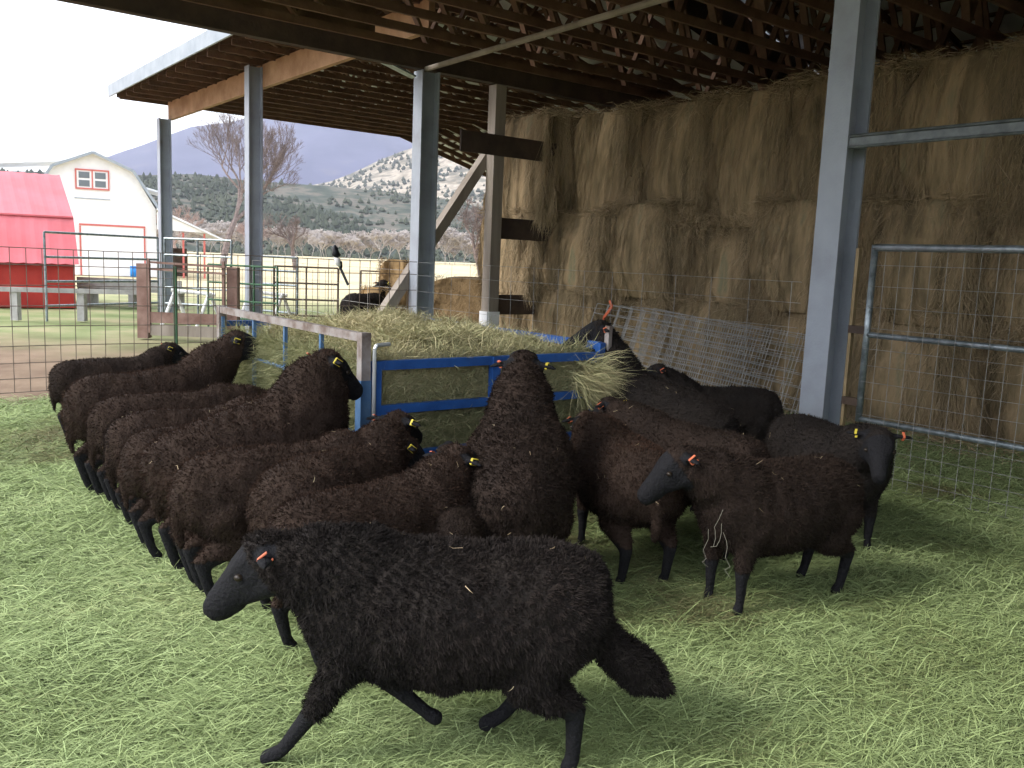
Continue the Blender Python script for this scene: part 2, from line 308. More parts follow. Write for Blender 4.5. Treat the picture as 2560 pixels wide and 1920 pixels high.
# trusses
def truss(L, Ra, Rb, z, ridge, slope, heel=.35, nweb=9):
    m = MB(); t = .019
    m.bar(W(Ra, L, z+.045), W(Rb, L, z+.045), t*2, .09)
    top = lambda R: z+heel+slope*(min(R, ridge)-Ra)-slope*max(0, R-ridge)
    m.bar(W(Ra, L, top(Ra)), W(ridge, L, top(ridge)), t*2, .12); m.bar(W(ridge, L, top(ridge)), W(Rb, L, top(Rb)), t*2, .12)
    pts = np.linspace(Ra+.3, Rb-.3, nweb)
    for i in range(nweb-1):
        a, b = pts[i], pts[i+1]; c = (a+b)/2
        m.bar(W(a, L, z+.09), W(c, L, top(c)-.05), t*1.9, .085, upv=Lv); m.bar(W(c, L, top(c)-.05), W(b, L, z+.09), t*1.9, .085, upv=Lv)
    o = m.build('roof_truss', MT['timber'], barn); return o, top
def roof(L0, L1, Ra, Rb, z, ridge, slope, heel, nweb):
    n = int(round((L1-L0)/.61)); top = None
    for i in range(n+1):
        o, top = truss(L0+(L1-L0)*i/n, Ra, Rb, z, ridge, slope, heel, nweb)
    pm = MB(); R = Ra+.15
    while R < Rb:
        pm.bar(W(R, L0-.3, top(R)+.085), W(R, L1+.3, top(R)+.085), .085, .04); R += .61
    pm.build('purlins', MT['timber'], barn)
    sm = MB()
    for A, B in ((Ra-.12, ridge), (ridge, Rb)):
        N = 60; za = z+heel+slope*(A-Ra) if A < ridge else top(ridge); zb = top(B)
        v = []
        k = int((L1-L0+.7)/.10)
        for j in range(k+1):
            L = L0-.35+(L1-L0+.7)*j/k; dz = .012 if (j % 3 == 0) else 0
            v += [W(A, L, za+.115+dz), W(B, L, zb+.115+dz)]
        sm.add([tuple(q) for q in v], [(2*j, 2*j+2, 2*j+3, 2*j+1) for j in range(k)])
    o = sm.build('roof_sheet', MT['sheet'], barn); s = o.modifiers.new('thickness', 'SOLIDIFY'); s.thickness = .006; s.offset = 1
roof(-20.55, -.35, -5.6, 10.2, 4.02, 2.6, .27, .30, 10)  # unseen rear stretch is lengthened to darken the right side
roof(.45, 11.8, -.85, 10.2, 4.80, 2.6, .27, .16, 11)
m = MB(); m.box(W(-1.0, 5.9, 4.985), (.018, 6.2, .13), AX); m.build('fascia', MT['fascia'], barn)
m = MB(); m.box(W(-5.74, -10.5, 4.30), (.018, 10.4, .11), AX); m.build('fascia', MT['fascia'], barn)
for (c, h, nm) in ((W(10.3, -4.4, 3.2), (.02, 16.6, 3.2), 'back_wall'), (W(3.65, -21.0, 3.4), (6.6, .02, 3.4), 'shade_wall')):  # second wall is added out of view to block light from behind
    m = MB(); m.box(c, h, AX); m.build(nm, MT['darktimber'], barn)
m = MB(); v = [W(-.85, 12.02, 4.86), W(10.2, 12.02, 4.86), W(10.2, 12.02, 5.2), W(2.6, 12.02, 6.1), W(-.85, 12.02, 5.05)]
m.add([tuple(q) for q in v]+[tuple(q+Lv*.03) for q in v], [tuple(range(5)), tuple(range(9, 4, -1))]); m.build('gable_siding', MT['timber'], barn)
m = MB(); v = [W(-.85, -.2, 4.95), W(2.6, -.2, 5.75), W(10.2, -.2, 3.8), W(10.2, -.2, 4.45), W(2.6, -.2, 6.58), W(-.85, -.2, 5.62)]
m.add([tuple(q) for q in v]+[tuple(q+Lv*.03) for q in v], [tuple(range(6)), tuple(range(11, 5, -1))]); m.build('gable_siding', MT['darktimber'], barn)
m = MB(); v = [W(-5.6, -.2, 4.1), W(-.86, -.2, 4.1), W(-.86, -.2, 5.60), W(-5.6, -.2, 4.36)]
m.add([tuple(q) for q in v]+[tuple(q+Lv*.03) for q in v], [tuple(range(4)), tuple(range(7, 3, -1))]); m.build('gable_siding', MT['timber'], barn)
# rail channel right of the right post
m = MB()
for z in (2.45, 2.53): m.tubes([W(-.13, -6.12, z)], [W(-.13, -12, z)], .011, n=10)
m.box(W(-.118, -9.05, 2.49), (.004, 2.94, .035), AX); m.build('door_track', MT['trackpaint'], barn)

# ------------------------------------------------------------ hay stack
def bale_mesh(seed, wd, dp, ht, nu=110, nv=46):
    u = np.linspace(0, 2*pi, nu, endpoint=False); v = np.linspace(0, 1, nv); U, V = np.meshgrid(u, v)
    e = .42; cx = np.sign(np.cos(U))*np.abs(np.cos(U))**e; sy = np.sign(np.sin(U))*np.abs(np.sin(U))**e
    prof = 1-.10*np.abs(2*V-1)**3.5+.03*np.sin(V*pi)
    P = np.stack([np.cos(U)*4+seed, np.sin(U)*4, V*1.1], -1); n = fbm(P, 4)-.5
    P2 = np.stack([np.cos(U)*15+seed, np.sin(U)*15, V*2.5], -1); n2 = fbm(P2, 3)-.5
    P3 = np.stack([np.cos(U)*1.6+seed*3, np.sin(U)*1.6, V*1.4+seed], -1); n3 = fbm(P3, 2)-.5
    r = prof*(1+.36*n+.12*n2+.55*n3); x = cx*wd/2*r; y = sy*dp/2*r; z = V*ht+(n2*.03)
    VV = np.stack([x, y, z], -1).reshape(-1, 3)
    f = [(i*nu+j, i*nu+(j+1) % nu, (i+1)*nu+(j+1) % nu, (i+1)*nu+j) for i in range(nv-1) for j in range(nu)]
    VV = np.concatenate([VV, [[0, 0, 0], [0, 0, ht+.02]]]); c0 = nu*nv
    f += [(c0, (j+1) % nu, j) for j in range(nu)]+[(c0+1, (nv-1)*nu+j, (nv-1)*nu+(j+1) % nu) for j in range(nu)]
    return VV, f, np.stack([x, y, z], -1), n3+n
bale_core = mat('bale_hay', [(.11, .088, .054), (.21, .162, .095), (.33, .245, .145), (.21, .195, .12)], .95, 5, .9, 40, stretch=(1, 1, .22), spec=.05, lo=.32, hi=.7)
protos = []
for s in range(5):
    wd, dp, ht = 1.42, 1.36, 1.22
    VV, f, grid, nn = bale_mesh(s*5.7+2, wd, dp, ht)
    c = MB().add(VV, f).build('hay_bale', bale_core, smooth=True)
    n = 15000; i = rng.integers(0, grid.shape[0], n); j = rng.integers(0, grid.shape[1], n); p = grid[i, j]+rng.normal(0, .008, (n, 3))
    out_ = unit(np.stack([p[:, 0], p[:, 1], np.zeros(n)], 1)); ln = rng.uniform(.06, .26, n)
    vec = (np.array([[0, 0, -1.]])*.95+out_*rng.uniform(.0, .30, (n, 1))+rng.normal(0, .28, (n, 3)))*ln[:, None]
    topm = rng.random(n) < .22
    p[topm, 2] = ht+rng.normal(0, .03, topm.sum()); p[topm, :2] *= rng.random((topm.sum(), 1))**.3*1.03; vec[topm] = rng.normal(0, 1, (topm.sum(), 3))*[1, 1, .35]*.09
    t = np.clip(.15+.55*fbm(np.stack([p[:, 0]*3+s*9, p[:, 1]*3, p[:, 2]*1.3], 1), 3)+rng.normal(0, .12, n), 0, 1)
    b = blades('loose_strands', p+out_*.008, vec, np.cross(vec, out_)+rng.normal(0, .02, (n, 3)), rng.uniform(.003, .007, n), np.stack([t*.8, t], 1), HAYB, c, bend=rng.normal(0, .012, (n, 3)))
    protos.append((c, b))
rows = ['bottom', 'middle', 'top']
ordn = ['at the far left end of the stack', 'second from the left end', 'third from the left end', 'fourth from the left end', 'fifth from the left end', 'just left of the big steel post', 'behind the big steel post', 'just right of the big steel post', 'second right of the big steel post', 'third right of the big steel post', 'at the right picture edge']
used = set(); zt = [0, 1.10, 2.16]; hs = [1.12, 1.08, 1.30]
colz = [random.uniform(-.13, .10) for _ in range(11)]
for k in range(11):
    for r in range(3):
        L = .58-k*1.22-(.18 if r == 2 else 0)+(.12 if r == 1 else .25 if r == 0 else 0)+random.uniform(-.05, .05); i = (k*2+r*3+k//3) % 5
        c, b = protos[i]
        if i in used: c2 = c.copy(); COL.objects.link(c2); b2 = b.copy(); COL.objects.link(b2); b2.parent = c2; b2.matrix_parent_inverse = Matrix()
        else: c2 = c; used.add(i)
        c2.location = W(2.40+.66-(.42, .18, 0, 0, 0, 0, 0, 0, 0, 0, 0)[k]+random.uniform(-.16, .14), L, zt[r]+(colz[k]*(r > 0))); c2.rotation_euler = (random.uniform(-.02, .02), random.uniform(-.02, .02), pi/2-AZ+random.choice((0, pi/2, pi, -pi/2))+random.uniform(-.06, .06))
        c2.scale = (1, 1, (hs[r]+.10-(colz[k] if r == 2 else -colz[k] if r == 0 else 0))/1.18)
        tag(c2, 'tan hay bale in the %s tier, %s' % (rows[r], ordn[k]), 'hay bale', 'hay bales stacked in a wall under the roof')
# hay spilled over the seams and the foot of the stack
def spill():
    n = 42000; L = rng.uniform(-10.8, 1.9, n); zc = rng.choice([0.05, 1.12, 2.2, 3.5], n, p=[.3, .2, .22, .28]); z = zc+rng.normal(0, .05, n)-rng.exponential(.12, n)*(zc > .5)
    R = 2.36+rng.normal(0, .05, n)+np.where(zc > 3, rng.uniform(0, 1.2, n), 0)-np.where(zc < .1, rng.exponential(.35, n), 0); z = np.where(zc < .1, np.abs(rng.normal(.02, .04, n)), z)
    z = np.where(zc > 3, 3.44+.09*(fbm(np.stack([L*1.3, R, L*0], 1), 3)-.3)*2+rng.normal(0, .025, n), z)
    p = np.array(P1o)[None]+R[:, None]*np.array(Rv)+L[:, None]*np.array(Lv)+z[:, None]*np.array([0, 0, 1.])
    a = rng.uniform(0, 2*pi, n); vec = np.stack([np.cos(a), np.sin(a), rng.normal(-.35, .35, n)], 1)*rng.uniform(.05, .17, (n, 1))
    t = np.clip(.55+.5*(fbm(p*1.5, 2)-.3)+rng.normal(0, .15, n), 0, 1)
    return blades('spilled_hay', p, vec, rng.normal(0, 1, (n, 3)), rng.uniform(.003, .006, n), np.stack([t*.8, t], 1), HAYB, bend=rng.normal(0, .012, (n, 3)), kind='stuff')
tag(spill(), 'loose brown hay fallen along the seams and foot of the bale wall', 'hay')

# ------------------------------------------------------------ hay feeder
fR0, fR1, fL0, fL1 = -3.86, -2.14, -5.72, -3.55
feed = empty('hay_feeder', W((fR0+fR1)/2, (fL0+fL1)/2), 'blue pipe-panel hay feeder with a worn grey top rail, heaped with hay', 'feeder')
def flat_bar(m, a, b, wd=.05, ht=.05): m.bar(a, b, wd, ht)
# front panel (blue, nearest right side of the corner)
fp = MB(); z1 = .935
for z in (.935, .69, .42, .16): fp.bar(W(fR0+.07, fL0, z), W(fR1, fL0, z), .035, .05)
for R in (fR0+.07, fR0+.07+.80, fR1-.03): fp.bar(W(R, fL0-.002, .06), W(R, fL0-.002, .96), .045, .055, upv=Rv)
fp.build('front_panel', MT['blue'], feed)
sp_ = MB()
for z in (.80, .56, .36, .17): sp_.tubes([W(fR0, fL0+.05, z)], [W(fR0, fL1, z)], .011, n=8)
for L in (fL0+.02, fL0+.52, fL0+1.04, fL0+1.56, fL1): sp_.bar(W(fR0, L, .05), W(fR0, L, 1.07 if L > fL0+.1 and L < fL1 else 1.04), .022, .022)
s_o = sp_.build('side_panel', MT['teal'], feed)
tr = MB(); tr.bar(W(fR0, fL0+.035, 1.088), W(fR0, fL1+.04, 1.088), .045, .045); tr.build('top_rail', MT['rail'], feed)
cp = MB(); cp.bar(W(fR0, fL0, .03), W(fR0, fL0, 1.115), .055, .055, upv=Rv); cp.build('corner_post', MT['rail'], feed)
cb = MB(); cb.bar(W(fR0, fL0, .03), W(fR0, fL0, .86), .062, .062, upv=Rv); cb.build('corner_sleeve', MT['teal'], feed)
c2 = MB(); c2.bar(W(fR0, fL1+.03, .03), W(fR0, fL1+.03, 1.115), .055, .055, upv=Rv); c2.build('corner_post', MT['rail'], feed)
pin = MB(); pin.path([W(fR0+.04, fL0-.045, .25), W(fR0+.04, fL0-.045, 1.03), W(fR0+.052, fL0-.045, 1.05), W(fR0+.13, fL0-.045, 1.055)], .011); pin.build('locking_pin', MT['zinc'], feed)
bp_ = MB()
for z in (.985, .70, .45, .18): bp_.bar(W(fR0, fL1+.06, z), W(fR1, fL1+.06, z), .035, .04)
bp_.build('back_panel', MT['blue'], feed)
rp = MB()
for z in (1.0, .74, .46, .18): rp.bar(W(fR1, fL0, z), W(fR1, fL1+.06, z), .035, .05)
for L in (fL0, (fL0+fL1)/2, fL1+.06): rp.bar(W(fR1+.002, L, .05), W(fR1+.002, L, 1.02), .05, .045, upv=Rv)
rp.build('side_panel', MT['blue'], feed)
cr_ = MB(); cr_.bar(W(fR1+.05, fL0-.02, .05), W(fR1+.05, fL0-.02, 1.13), .04, .03, upv=Rv); cr_.build('corner_post', MT['rail'], feed)
# hay in it
n1 = 70; A, B = np.meshgrid(np.linspace(0, 1, n1), np.linspace(0, 1, n1))
Rg = fR0+.07+(fR1-fR0-.12)*A; Lg = fL0+.08+(fL1-fL0-.09)*B
ed = np.minimum(np.minimum(A, 1-A)*7, np.minimum(B, 1-B)*8).clip(0, 1)**.28
def heap_z(R, L, ed): P = np.stack([R*3, L*3, R*0], -1); return .04+ed*(.98+(fbm(P, 3)-.5)*.22)-.10*np.clip((-3.45-np.asarray(R))/.4, 0, 1)*ed
Zg = heap_z(Rg, Lg, ed); pts = np.array(P1o)+Rg[..., None]*np.array(Rv)+Lg[..., None]*np.array(Lv)+Zg[..., None]*np.array([0, 0, 1.])
hp = MB().add(pts.reshape(-1, 3), [(i*n1+j, i*n1+j+1, (i+1)*n1+j+1, (i+1)*n1+j) for i in range(n1-1) for j in range(n1-1)]).build('hay_pile', mat('feeder_hay', [(.19, .19, .10), (.35, .31, .17)], .9, 9, .8, 60, spec=.05), smooth=True, kind='stuff')
tag(hp, 'heap of green and straw-coloured hay filling the blue feeder', 'hay')
def feeder_strands():
    n = 100000; mode = rng.random(n); A = rng.random(n); B = rng.random(n)
    R = fR0+.04+(fR1-fR0-.08)*A; L = fL0+.04+(fL1-fL0-.06)*B; ed = np.minimum(np.minimum(A, 1-A)*7, np.minimum(B, 1-B)*8).clip(0, 1)**.28
    z = heap_z(R, L, ed)+rng.random(n)*.02; a = rng.uniform(0, 2*pi, n); el = rng.normal(.15, .35, n)
    vec = np.stack([np.cos(a)*np.cos(el), np.sin(a)*np.cos(el), np.sin(el)], 1)
    fr = mode < .30; L[fr] = fL0+.034+rng.random(fr.sum())*.036; z[fr] = rng.uniform(.05, 1.0, fr.sum()); R[fr] = fR0+.03+(fR1-fR0-.05)*A[fr]
    sd2 = (mode > .30) & (mode < .6); R[sd2] = fR0+.028+rng.random(sd2.sum())*.036; z[sd2] = rng.uniform(.05, .95, sd2.sum())
    v2 = rng.normal(0, 1, (n, 3)); v2[:, 2] *= .6; v2 = v2-np.array(Lv)[None]*((v2@np.array(Lv))[:, None]*.85); vec[fr] = unit(v2[fr]); vec[sd2] = unit(v2[sd2]-np.array(Rv)[None]*.2)
    tuft = (mode > .97); R[tuft] = fR1-.08+rng.normal(0, .07, tuft.sum()); L[tuft] = fL0-.02; z[tuft] = .80+rng.normal(0, .05, tuft.sum())
    vec[tuft] = unit(np.array(Rv)[None]*.35-np.array(Lv)[None]*.55+np.array([[0, 0, -.35]])+rng.normal(0, .35, (tuft.sum(), 3)))
    ln = rng.uniform(.05, .16, n); ln[tuft] *= 1.9
    p = np.array(P1o)[None]+R[:, None]*np.array(Rv)+L[:, None]*np.array(Lv)+z[:, None]*np.array([0, 0, 1.])
    t = np.clip(.38+.45*np.clip((z-.5)*1.2, 0, 1)*fbm(p*3, 2)*1.5+rng.normal(0, .15, n), 0, 1); t[sd2] = np.clip(t[sd2]*.7, 0, 1); t[tuft] = rng.uniform(.3, .8, tuft.sum())
    return blades('loose_strands', p, vec*ln[:, None], rng.normal(0, 1, (n, 3)), rng.uniform(.0025, .0055, n), np.stack([t*.85, t], 1), HAYF, hp, bend=rng.normal(0, .014, (n, 3)))
feeder_strands()

# ------------------------------------------------------------ wire fences, gates and panels
def mesh_fence(name, a, b, zs, dx, rad, m, label, cat='fence', posts=(), pm=None, sag=.015):
    a = Vector(a); b = Vector(b); e = empty(name, a, label, cat); L = (b-a).length; d = (b-a)/L; mb = MB(); A = []; B = []
    ns = max(2, int(L/.6)); nrm = Vector((-d.y, d.x, 0))
    def pt(s, z): return a+d*s+Zv*(z+sag*(noise.noise(Vector((s*.7, z*2, a.x)))))+nrm*.03*noise.noise(Vector((s*.5, z, 3)))
    for z in zs:
        for i in range(ns): A.append(pt(L*i/ns, z)); B.append(pt(L*(i+1)/ns, z))
    for i in range(int(L/dx)+1):
        for z0, z1 in zip(zs[:-1], zs[1:]): A.append(pt(i*dx, z0)); B.append(pt(i*dx, z1))
    mb.tubes([tuple(p) for p in A], [tuple(p) for p in B], rad, n=3); mb.build('wire_mesh', m, e)
    for s, h in posts:
        q = MB(); p = a+d*s; q.box(p+Zv*h/2+nrm*.03, (.02, .004, h/2), (d, nrm, Zv)); q.box(p+Zv*h/2+nrm*.012, (.004, .018, h/2), (d, nrm, Zv))
        q.build('fence_post', pm or MT['green'], e)
    return e
zl = [.05, .18, .33, .50, .70, .90, 1.10, 1.30, 1.46]
mesh_fence('wire_fence', W(-10.5, -.35), W(-.16, -.14), zl, .14, .0048, MT['wire'], 'dark rusty welded-wire fence crossing behind the left sheep up to the middle steel post', posts=((7.3, 1.32),))
mesh_fence('wire_fence', W(-.17, -.16), W(-.17, -5.85), zl, .4, .0022, MT['galv'], 'thin silver wire fence in front of the hay wall between the two nearest steel posts')
mesh_fence('wire_fence', W(-.1, 5.7), W(-.1, .14), [.1, .35, .6, .85, 1.1, 1.35], 1.1, .003, MT['wires'], 'slack silver wire fence beyond the middle post, between it and the next steel post')
# right gate
g = empty('pipe_gate', W(-.16, -6.4), 'galvanised pipe gate with wire mesh hung on the right steel post', 'gate')
m = MB(); Ls, Le = -6.42, -9.7
for z, r in ((1.725, .026), (1.10, .021), (.48, .021)): m.tubes([W(-.16, Ls, z)], [W(-.16, Le, z)], r, n=12)
m.tubes([W(-.16, Ls, .46)], [W(-.16, Ls, 1.745)], .024, n=12); m.tubes([W(-.16, Le, .46)], [W(-.16, Le, 1.745)], .024, n=12); m.build('gate_frame', MT['pipe'], g, smooth=True)
m = MB(); A = []; B = []
zz = [.02, .10, .19, .29, .40, .52, .64, .76, .88, 1.0, 1.15, 1.30, 1.45, 1.60, 1.71]
for z in zz: A.append(W(-.185, Ls, z)); B.append(W(-.185, Le, z))
L = Ls-.1
while L > Le: A.append(W(-.185, L, .02)); B.append(W(-.185, L, 1.71)); L -= .11
m.tubes([tuple(p) for p in A], [tuple(p) for p in B], .0020, n=3); m.build('wire_mesh', MT['galv'], g)
for z in (1.13, .60):
    m = MB(); m.box(W(-.16, -6.35, z), (.02, .07, .028), AX); m.build('hinge', MT['darktimber'], g)
m = MB(); m.box(W(-.1, -6.26, .86), (.018, .012, .86), AX); tag(m.build('timber_stake', MT['batten']), 'thin yellowish timber batten standing between the right steel post and the gate', 'batten')
# leaning stack of wire panels behind the fence
for k in range(6):
    e = empty('mesh_hurdle', W(1.0, -3.2), ['frontmost', 'second', 'third', 'fourth', 'fifth', 'rearmost'][k]+' grey welded-wire panel in the leaning pile against the hay wall', 'wire hurdle', 'wire panels leaning against the hay wall')
    m = MB(); A = []; B = []; r0_ = .75+.09*k; off = .06*k; L0 = -2.15-.10*k; L1 = -4.4-.16*k
    up_ = (Zv*.93+Rv*.36); base = lambda L, h: W(r0_, L, .02)+up_*h+Zv*(.05*(L+2.2))
    hh = [.05, .16, .27, .38, .50, .62, .75, .88, 1.0, 1.12]
    for h in hh: A.append(base(L0, h)); B.append(base(L1, h-.04*(k % 3)))
    L = L0
    while L > L1: A.append(base(L, .05)); B.append(base(L, 1.12)); L -= .2
    m.tubes([tuple(p) for p in A], [tuple(p) for p in B], .0035, n=4); m.build('welded_wires', MT['galv'], e)
m = MB(); q = [W(.80, -2.42, .35), W(.82, -2.45, .55), W(.9, -2.5, .75), W(.98, -2.46, .92), W(1.0, -2.56, 1.05), W(1.0, -2.52, 1.12)]
for a, b in zip(q[:-1], q[1:]): m.bar(a, b, .012, .03)
m.path([W(.80, -2.42, .38), W(.78, -2.5, .34), W(.78, -2.44, .30), W(.8, -2.38, .33)], .012)
tag(m.build('orange_strap', MT['strap']), 'orange strap hanging down the left side of the leaning wire panels', 'strap')

def pipe_panel(a, b, h, rails, m, label, vert=2, rad=.024, z0=.3, cat='livestock panel', grp=None, mesh=False):
    a = Vector(a); b = Vector(b); e = empty('livestock_panel', a, label, cat, grp); q = MB()
    for i in range(rails):
        z = z0+(h-z0)*i/(rails-1); q.tubes([a+Zv*z], [b+Zv*z], rad, n=8)
    q.build('rails', m, e)
    for i in range(vert):
        p = a.lerp(b, i/(vert-1)); u = MB(); u.tubes([p], [p+Zv*h], rad*1.02, n=8); u.build('upright', m, e)
    if mesh:
        q = MB(); n = int((b-a).length/.12); q.tubes([a.lerp(b, i/n)+Zv*z0 for i in range(1, n)], [a.lerp(b, i/n)+Zv*(h-.05) for i in range(1, n)], .004, n=3); q.build('wire_mesh', MT['wire'], e)
    return e
G = 'livestock panels in the yard beyond the fence'
pipe_panel((-9.1, 16.9, 0), (-7.9, 19.3, 0), 1.72, 4, MT['pipe'], 'tall silver pipe panel in front of the white barn door', 2, grp=G)
pipe_panel((-7.75, 19.3, 0), (-6.15, 18.9, 0), 1.72, 5, MT['pipe'], 'tall silver pipe panel just right of the farthest steel post', 3, grp=G)
pipe_panel((-5.3, 18.2, 0), (-4.4, 17.6, 0), 1.42, 5, MT['pipe'], 'silver pipe panel just right of the second farthest steel post', 2, grp=G)
pipe_panel((-4.7, 17.0, 0), (-3.5, 17.2, 0), 1.25, 4, MT['wire'], 'rusty brown mesh panel below the perched bird', 3, .018, grp=G, mesh=True)
pipe_panel((-5.6, 15.9, 0), (-4.2, 15.4, 0), 1.25, 4, MT['green'], 'dark green mesh panel behind the second farthest steel post', 4, .018, grp=G, mesh=True)
pipe_panel((-3.3, 18.6, 0), (-1.9, 18.2, 0), 1.2, 3, MT['wire'], 'low rusty mesh panel left of the middle steel post in the yard', 2, .016, grp=G, mesh=True)
# timber gate posts and gate
gt = empty('timber_gate', (-6.18, 14.55, 0), 'rusty yard gate with bottom boards hung between two short red-brown posts', 'gate')
for x in (-6.22, -4.72):
    m = MB(); m.box((x, 14.6, .62), (.085, .085, .62)); m.build('gate_post', MT['rustpost'], gt)
m = MB()
for z in (1.27, 1.16): m.bar((-6.1, 14.48, z), (-4.8, 14.42, z-.03), .03, .035)
for x in (-6.08, -4.84): m.bar((x, 14.46, .1), (x, 14.46, 1.33), .04, .04, upv=(1, 0, 0))
m.build('gate_frame', MT['rustpost'], gt)
m = MB(); m.tubes([(-6.05+.12*i, 14.46, .3) for i in range(10)], [(-6.05+.12*i, 14.46, 1.2) for i in range(10)], .004, n=3)
m.tubes([(-6.08, 14.46, .45+.14*i) for i in range(5)], [(-4.84, 14.46, .45+.14*i) for i in range(5)], .004, n=3); m.build('wire_mesh', MT['wire'], gt)
for z in (.15, .36):
    m = MB(); m.box((-5.46, 14.47, z), (.60, .02, .09)); m.build('board', MT['pole'] if z < .2 else MT['rustpost'], gt)
def sawhorse(x, y, label):
    e = empty('white_stand', (x, y, 0), label, 'stand', 'white pipe stands in the yard'); m = MB(); m.tubes([(x-.4, y, .72)], [(x+.4, y+.1, .66)], .035, n=8); m.build('crossbar', MT['white'], e)
    for sx in (-.33, .33):
        for sy in (-1, 1):
            q = MB(); q.tubes([(x+sx, y, .70)], [(x+sx+sy*.18, y+sy*.25, 0)], .035, n=8); q.build('leg', MT['white'], e)
sawhorse(-6.15, 16.6, 'white pipe stand seen through the rusty yard gate'); sawhorse(-5.0, 17.5, 'white pipe stand between the rusty gate and the second farthest post')
# grey timber fence at left
rf = empty('rail_fence', (-9, 15.5, 0), 'low weathered grey rail fence in front of the red shed', 'fence')
m = MB(); m.bar((-11.5, 16.2, .60), (-7.4, 17.6, .60), .05, .09); m.build('rail', MT['greywood'], rf)
for x, y in ((-8.6, 17.19), (-7.5, 17.57), (-9.7, 16.8)):
    m = MB(); m.box((x, y+.1, .32), (.07, .07, .32)); m.build('fence_post', MT['greywood'], rf)
tb = empty('feed_bunk', (-9.6, 22, 0), 'low grey timber feed bunk beside the red shed', 'trough')
m = MB(); m.box((-9.6, 22, .42), (1.3, .3, .03)); m.box((-9.6, 21.7, .58), (1.3, .02, .13)); m.build('tray', MT['greywood'], tb)
for x in (-10.7, -9.6, -8.5):
    m = MB(); m.box((x, 22, .2), (.06, .25, .19)); m.build('leg', MT['greywood'], tb)

# ------------------------------------------------------------ buildings in the yard
class Frame:
    def __init__(f, base, az): f.b = Vector(base); f.U = Vector((cos(az), -sin(az), 0)); f.D = Vector((sin(az), cos(az), 0)); f.ax = (f.U, f.D, Zv)
    def __call__(f, u, d, z): return f.b+f.U*u+f.D*d+Zv*z
Q = Frame((-10.49, 20.79, 0), radians(-26.8))
sh = empty('red_shed', Q(-3, 1.5, 0), 'small red shed with a pinkish red gambrel roof at the left edge', 'shed')
X0, X1, wh, bz, tz = -8.5, 0, 1.07, 2.13, 3.2; D1 = 3.6
pr = [(0, 0), (0, wh), (.45, bz-.03), (D1/2, tz-.05), (D1-.45, bz-.03), (D1, wh), (D1, 0)]
m = MB().add([tuple(Q(X0, d, z)) for d, z in pr]+[tuple(Q(X1, d, z)) for d, z in pr], [tuple(range(7)), tuple(range(13, 6, -1)), (0, 7, 8, 1), (5, 12, 13, 6)]); m.build('wall', MT['redwall'], sh)
rm = MB(); ro = [(-.16, wh-.04), (.42, bz), (D1/2, tz), (D1-.42, bz), (D1+.16, wh-.04)]
ex = [.09, .0, -.28, .0, .09]
for i in range(4):
    (ya, za), (yb, zb) = ro[i], ro[i+1]; n = 90; v = []
    for k in range(n+1):
        dz = .014*(k % 3 == 0); v += [tuple(Q(X0+(X1+ex[i]-X0)*k/n, ya, za+dz)), tuple(Q(X0+(X1+ex[i+1]-X0)*k/n, yb, zb+dz))]
    rm.add(v, [(2*k, 2*k+2, 2*k+3, 2*k+1) for k in range(n)])
rm.box(Q((X0+X1)/2, .41, bz+.01), ((X1-X0)/2, .04, .02), Q.ax)
rm.build('roof', MT['redroof'], sh)
Q = Frame((-19.98, 44.09, 0), radians(-24.4))
wb = empty('white_barn', Q(-1, 4, 0), 'white gambrel-roofed barn with red-trimmed window and big door', 'barn')
cx = -1.07; ro = [(-2.95, 3.42), (-1.78, 5.22), (0, 5.98), (1.78, 5.22), (2.95, 3.42)]
v = [(-2.8, 0), (-2.8, 3.4)]+[(a, b-.06) for a, b in ro[1:4]]+[(2.8, 3.4), (2.8, 0)]
m = MB().add([tuple(Q(cx+x, 0, z)) for x, z in v]+[tuple(Q(cx+x, 12, z)) for x, z in v], [tuple(range(7)), tuple(range(13, 6, -1)), (0, 7, 8, 1), (5, 12, 13, 6)]); m.build('wall', MT['white'], wb)
rm = MB(); tm = MB()
for (xa, za), (xb, zb) in zip(ro[:-1], ro[1:]):
    upv = Q.U*(-(zb-za))+Zv*(xb-xa)
    rm.bar(Q(cx+(xa+xb)/2, -.32, (za+zb)/2), Q(cx+(xa+xb)/2, 12.3, (za+zb)/2), math.hypot(xb-xa, zb-za), .08, upv=upv)
    tm.bar(Q(cx+xa, -.35, za-.02), Q(cx+xb, -.35, zb-.02), .04, .13, upv=upv)
rm.bar(Q(cx+2.1, 5.5, 4.75), Q(cx+3.35, 5.5, 4.45), 3.5, .08)
rm.build('roof', MT['sheet'], wb); tm.build('rake_trim', MT['fascia'], wb)
for x in (-1.50, -.78):
    e = MB(); e.box(Q(x, -.02, 4.67), (.33, .02, .42), Q.ax); f_ = e.build('window', MT['white'], wb); q = MB()
    for zz_ in (-.20, .20): q.box(Q(x, -.05, 4.67+zz_), (.24, .01, .15), Q.ax)
    q.build('pane', MT['glass'], f_)
m = MB()
for zz_ in (4.22, 5.12): m.box(Q(-1.14, -.04, zz_), (.76, .04, .035), Q.ax)
for xx in (-1.87, -1.14, -.41): m.box(Q(xx, -.04, 4.67), (.03, .035, .415), Q.ax)
m.build('window_trim', MT['redtrim'], wb)
m = MB(); m.box(Q(-.28, -.03, 1.22), (1.42, .03, 1.22), Q.ax); m.build('door', MT['white'], wb)
m = MB(); m.box(Q(-.28, -.05, 2.48), (1.50, .045, .045), Q.ax)
for xx in (-1.46, 1.46): m.box(Q(-.28+xx, -.05, 1.21), (.035, .045, 1.21), Q.ax)
m.build('door_trim', MT['redtrim'], wb)
m = MB(); m.box(Q(-1.15, -.02, 3.75), (.8, .02, .02), Q.ax); m.build('hay_door_sill', MT['fascia'], wb)
